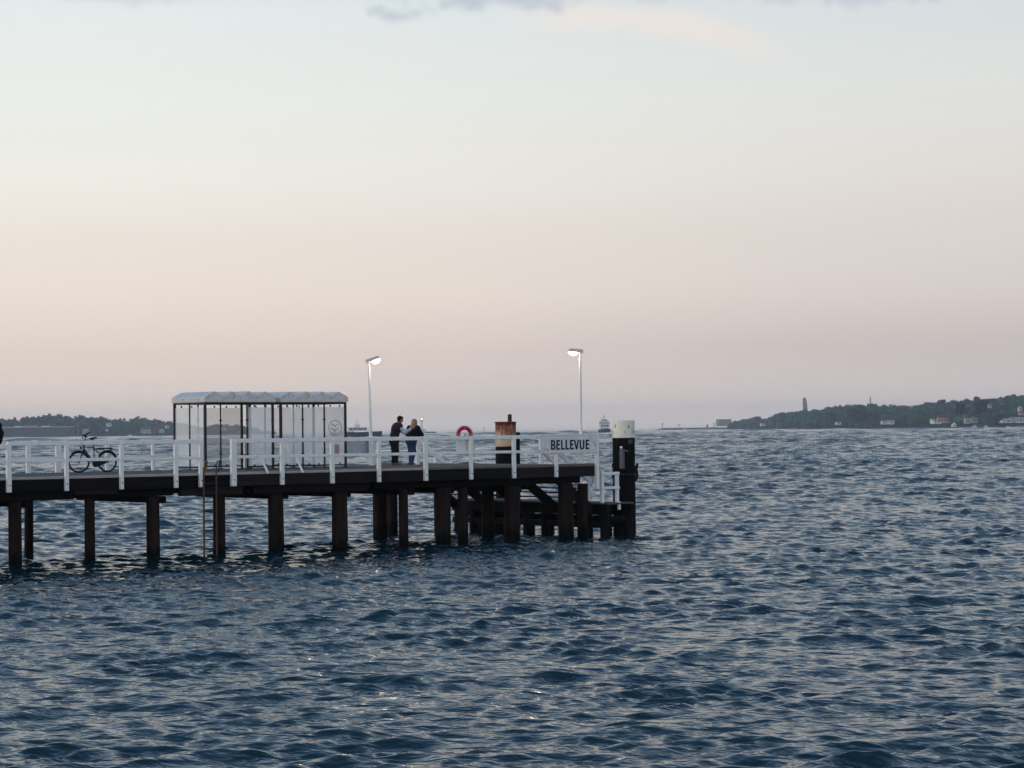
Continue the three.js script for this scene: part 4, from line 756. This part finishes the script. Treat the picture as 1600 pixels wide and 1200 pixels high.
{ // tall memorial tower on the ridge
  const D = 6600, g = thing('memorial_tower', 'tall curved brown memorial tower above the right wood', 'tower'); g.position.set(farX(1259, D), 2, -D);
  const H = farY(1259, 622.3, D) - 2, w = M2(8, D), s = new THREE.Shape(); s.moveTo(-w / 2, 0); s.lineTo(-w / 2, H); s.lineTo(w * 0.08, H); s.lineTo(w * 0.1, H * 0.955); s.quadraticCurveTo(w * 0.34, H * 0.86, w * 0.42, H * 0.45); s.lineTo(w * 0.5, 0); s.closePath();
  part('shaft', new THREE.ExtrudeGeometry(s, { depth: 9, bevelEnabled: false, curveSegments: 8 }).translate(0, 0, -4.5), std(0.13, 0.085, 0.085, 0.85), g);
  part('lookout', box(w * 0.3, 2.2, 9.3, -w * 0.2, H + 1.12, 0, 0), std(0.1, 0.07, 0.07, 0.85), g);
  const E = 3000, m = thing('radio_mast', 'thin radio mast on top of the right wood', 'mast'); m.position.set(farX(1360.5, E), farY(1360.5, 634, E), -E);
  part('pole', rod([0, 0, 0], [0, M2(14, E), 0], 0.8, 0.5, 6), std(0.16, 0.13, 0.13, 0.8), m); for (const k of [9, 12]) part('platform', new THREE.CylinderGeometry(1.4, 1.4, 0.5, 8).translate(0, M2(k, E), 0), std(0.16, 0.13, 0.13, 0.8), m);
}
{ // lighthouse behind the couple
  const D = 2980, g = thing('lighthouse', 'white lighthouse with a lit lantern behind the couple', 'lighthouse'); g.position.set(farX(658.7, D), 0, -D);
  const H = M2(26, D), wm = std(0.66, 0.68, 0.7, 0.6);
  part('base_building', box(M2(11, D), 4.6, 7, M2(0.5, D), 3.6, 0, 0), std(0.5, 0.52, 0.54, 0.7), g);
  part('tower', new THREE.LatheGeometry([[1.9, 2], [1.35, H * 0.5], [1.05, H * 0.76]].map(p => new THREE.Vector2(...p)), 14), wm, g);
  part('gallery', new THREE.CylinderGeometry(2.6, 1.6, 1.4, 14).translate(0, H * 0.78, 0), std(0.36, 0.38, 0.4, 0.6), g);
  part('lantern_room', new THREE.CylinderGeometry(1.3, 1.3, 2.4, 12).translate(0, H * 0.86, 0), std(0.3, 0.31, 0.32, 0.4), g);
  part('roof', new THREE.ConeGeometry(1.8, 1.5, 12).translate(0, H * 0.96, 0), std(0.3, 0.31, 0.33, 0.6), g);
  part('lantern', new THREE.SphereGeometry(0.24, 10, 8).translate(0, H * 0.885, 1.5), new THREE.MeshStandardMaterial({ color: 0xffffff, emissive: new THREE.Color(1, 0.95, 0.85), emissiveIntensity: 30 }), g);
  const l = new THREE.PointLight(new THREE.Color(1, 0.95, 0.85), 30, 0, 2); l.position.set(0, H * 0.885, 1.9); l.castShadow = true; g.add(l);
}

// ------------------------------------------------------------------ ships and boats
function hullGeo(L, Wd, H, bow) { // bow towards +x
  const P = [], I = [], n = 12, q = 5; for (let i = 0; i <= n; i++) { const t = i / n, x = (t - 0.5) * L, w = Wd / 2 * (t < 0.6 ? 1 - 0.12 * (1 - t / 0.6) : Math.pow(Math.max(0, 1 - Math.pow((t - 0.6) / 0.4, 2.2)), 0.8)), sh = H * (1 + bow * Math.pow(t, 2.5));
    for (let j = -q; j <= q; j++) { const a = j / q, yy = Math.abs(a); P.push(x + bow * (yy > 0.5 ? 0.06 * L * t * t * yy : 0), yy < 0.35 ? -0.5 : -0.5 + (sh + 0.5) * (yy - 0.35) / 0.65, Math.sign(a) * w * (0.25 + 0.75 * Math.pow(yy, 0.45)) * (j ? 1 : 0)); } }
  const m = 2 * q + 1; for (let i = 0; i < n; i++) { for (let j = 0; j < m - 1; j++) { const a = i * m + j; I.push(a, a + 1, a + m, a + 1, a + m + 1, a + m); } const a = i * m; I.push(a, a + m, a + m - 1, a + m, a + 2 * m - 1, a + m - 1); }
  for (let j = 1; j < m - 1; j++) I.push(0, j + 1, j);
  const g = new THREE.BufferGeometry(); g.setAttribute('position', new THREE.Float32BufferAttribute(P, 3)); g.setIndex(I); const h = g.toNonIndexed(); h.computeVertexNormals(); return h;
}
const shipWhite = std(0.7, 0.71, 0.72, 0.5), navy = std(0.03, 0.035, 0.065, 0.5), glassDark = std(0.03, 0.035, 0.045, 0.2), hullM = (r, g, b) => std(r, g, b, 0.5, { side: THREE.DoubleSide });
{ // ship head on
  const D = 1700, g = thing('motor_ship', 'dark hulled ship with white wheelhouse seen head on at the horizon', 'ship'); g.position.set(farX(945, D), 0, -D); g.rotation.y = -Math.PI / 2 + 0.08;
  part('hull', hullGeo(30, 8.1, 3.2, 0.25), hullM(0.03, 0.026, 0.045), g); part('bulwark', box(11, 1.1, 7.6, -6, 3.75, 0, 0.2), std(0.55, 0.55, 0.6, 0.5), g);
  const w = part('wheelhouse', box(6, 3.2, 6.2, -2, 5.9, 0, 0.2), shipWhite, g); for (const z of [-2, 0, 2]) part('window', box(0.08, 1.1, 1.5, 1.06, 6.4, z, 0), glassDark, w);
  part('bridge', box(4.6, 2.2, 7.4, -3, 8.6, 0, 0.15), std(0.42, 0.41, 0.42, 0.6), g); part('roof', box(4.2, 0.9, 4.6, -3, 10.6, 0, 0.15), std(0.14, 0.12, 0.13, 0.6), g);
  part('mast', [rod([-3, 11, 0], [-3, 16.4, 0], 0.22, 0.1, 6), rod([-3, 13.2, -2], [-3, 13.2, 2], 0.09), rod([-3, 12.2, 0], [-1, 11.8, 2.8], 0.08)], std(0.2, 0.19, 0.2, 0.6), g);
  for (const z of [-3.4, 3.4]) part('davit', [rod([-1, 5.5, z], [-1, 8, z * 1.1], 0.12), box(3, 0.9, 1.2, -1, 6, z, 0.2)], std(0.5, 0.5, 0.52, 0.6), g);
  part('anchor', box(0.1, 0.9, 0.9, 13.2, 2.0, 0.3, 0), std(0.16, 0.16, 0.2, 0.6), g);
}
{ // passenger ferry behind the left lamp
  const D = 1500, g = thing('passenger_ferry', 'ferry with white open decks and dark blue hull between shelter and left lamp', 'ferry'); g.position.set(farX(552, D), 0, -D); g.rotation.y = 0.15;
  part('hull', hullGeo(34, 7, 3.4, 0.22).translate(2, 0, 0), hullM(0.028, 0.045, 0.08), g);
  part('saloon', box(16, 2.0, 6.2, -7.5, 3.2, 0, 0.15), shipWhite, g); for (let i = 0; i < 7; i++) part('window', box(1.5, 0.9, 0.06, -14 + i * 2.2, 3.4, 3.12, 0), glassDark, g);
  part('deck', box(27, 0.32, 6.8, -2, 4.6, 0, 0.05), shipWhite, g); part('deck', box(25, 0.3, 6.4, -1.5, 6.6, 0, 0.05), std(0.3, 0.3, 0.33, 0.5), g);
  const up = part('upper_saloon', box(12, 1.5, 5, 3, 5.55, 0, 0.1), std(0.42, 0.42, 0.45, 0.5), g); for (let i = 0; i < 5; i++) part('window', box(1.5, 0.8, 0.06, -1.6 + i * 2.3, 5.6, 2.53, 0), glassDark, up);
  for (let i = 0; i < 8; i++) part('stanchion', rod([-14 + i * 3.4, 4.7, 3.1], [-14 + i * 3.4, 6.5, 3.1], 0.09, 0.09, 6), shipWhite, g);
  part('wheelhouse', box(3.2, 2.0, 3.8, 2.6, 7.8, 0, 0.15), shipWhite, g); part('mast', [rod([2.2, 8.7, 0], [2.2, 12.3, 0], 0.12), rod([1.2, 10.3, 0], [3.4, 10.3, 0], 0.08)], std(0.4, 0.4, 0.42, 0.6), g);
  part('deck_lamp', new THREE.SphereGeometry(0.24, 8, 6).translate(-9.2, 6.1, 3.2), new THREE.MeshStandardMaterial({ color: 0xffffff, emissive: new THREE.Color(1, 0.95, 0.88), emissiveIntensity: 6 }), g);
  const l = new THREE.PointLight(new THREE.Color(1, 0.95, 0.88), 4, 0, 2); l.position.set(-9.2, 6.1, 3.6); l.castShadow = true; g.add(l);
}
function sailBoat(label, px, D, len, mast, sail, hullC = [0.75, 0.74, 0.72]) {
  const g = thing('sailing_boat', label, 'sailing boat'); g.position.set(farX(px, D), 0, -D);
  part('hull', hullGeo(len, len * 0.32, len * 0.16, 0.15), hullM(...hullC), g); part('cabin', box(len * 0.32, len * 0.1, len * 0.2, 0, len * 0.2, 0, 0.05), shipWhite, g);
  part('mast', rod([0.3, 0.3, 0], [0.3, mast, 0], len * 0.016, len * 0.012, 6), std(0.55, 0.54, 0.52, 0.5), g); part('boom', rod([0.3, len * 0.3, 0], [-len * 0.38, len * 0.3, 0], len * 0.014), std(0.5, 0.5, 0.5, 0.5), g);
  if (sail) { const s = new THREE.Shape(); s.moveTo(0, len * 0.32); s.lineTo(0, mast * 0.96); s.quadraticCurveTo(-len * 0.3, mast * 0.5, -len * 0.38, len * 0.32); s.closePath(); part('sail', new THREE.ExtrudeGeometry(s, { depth: 0.04, bevelEnabled: false }).translate(0.25, 0, 0), std(0.75, 0.75, 0.73, 0.8), g); }
  else part('furled_sail', rod([0.1, len * 0.34, 0], [-len * 0.36, len * 0.33, 0], len * 0.03), std(0.6, 0.6, 0.6, 0.8), g);
  return g;
}
sailBoat('white yacht with bare mast before the right wood', 1214, 2600, 6.2, 15.5, false);
sailBoat('tiny yacht with raised sail on the horizon right of the red lifebuoy', 757, 3600, 7, 10, true);
sailBoat('tiny pale yacht on the horizon right of the lighthouse spit', 702, 3400, 6, 5.5, true);
sailBoat('tiny white yacht off the low point, left of the beacon', 1070, 4700, 9, 8, false);
function motorBoat(name, label, px, D, len, h, hullC, o = {}) {
  const g = thing(name, label, o.cat ?? 'motor boat', o.group); g.position.set(farX(px, D), 0, -D); g.rotation.y = o.turn ?? 0;
  part('hull', hullGeo(len, len * 0.3, h * 0.32, 0.2), hullM(...hullC), g); const c = part('cabin', box(len * 0.5, h * 0.34, len * 0.24, -len * 0.05, h * 0.49, 0, 0.1), shipWhite, g);
  for (let i = 0; i < 3; i++) part('window', box(len * 0.1, h * 0.13, 0.06, -len * 0.2 + i * len * 0.15, h * 0.52, len * 0.121, 0), glassDark, c);
  part('wheelhouse', box(len * 0.24, h * 0.22, len * 0.2, 0, h * 0.77, 0, 0.1), shipWhite, g); part('mast', rod([0, h * 0.85, 0], [0, h * (o.mast ?? 1.25), 0], 0.12), std(0.3, 0.3, 0.32, 0.6), g); return g;
}
motorBoat('harbour_ferry', 'white ferry with dark hull moored below the purple trees', 1491, 2240, M2(15, 2240), M2(11, 2240), [0.05, 0.045, 0.06], { cat: 'ferry', mast: 1.4, turn: 0.5 });
motorBoat('fishing_boat', 'white work boat with low dark hull right of the moored ferry', 1523, 2235, M2(15, 2235), M2(6, 2235), [0.16, 0.18, 0.24], { mast: 1.6 });
motorBoat('motor_boat', 'small white motor boat under the white chapel, right of the work boat', 1541, 2238, M2(11, 2238), M2(6, 2238), [0.6, 0.6, 0.6], { mast: 2.1 });
motorBoat('motor_boat', 'low white motor boat on the left water between bicycle and shelter', 203, 3380, M2(11, 3380), M2(3.4, 3380), [0.65, 0.66, 0.68], { mast: 1.2 });
motorBoat('motor_boat', 'grey motor boat moored on the quay left of the long low white house', 1575, 2240, M2(12, 2240), M2(4, 2240), [0.6, 0.6, 0.62], { mast: 1.5 });

renderer.render(scene, camera);
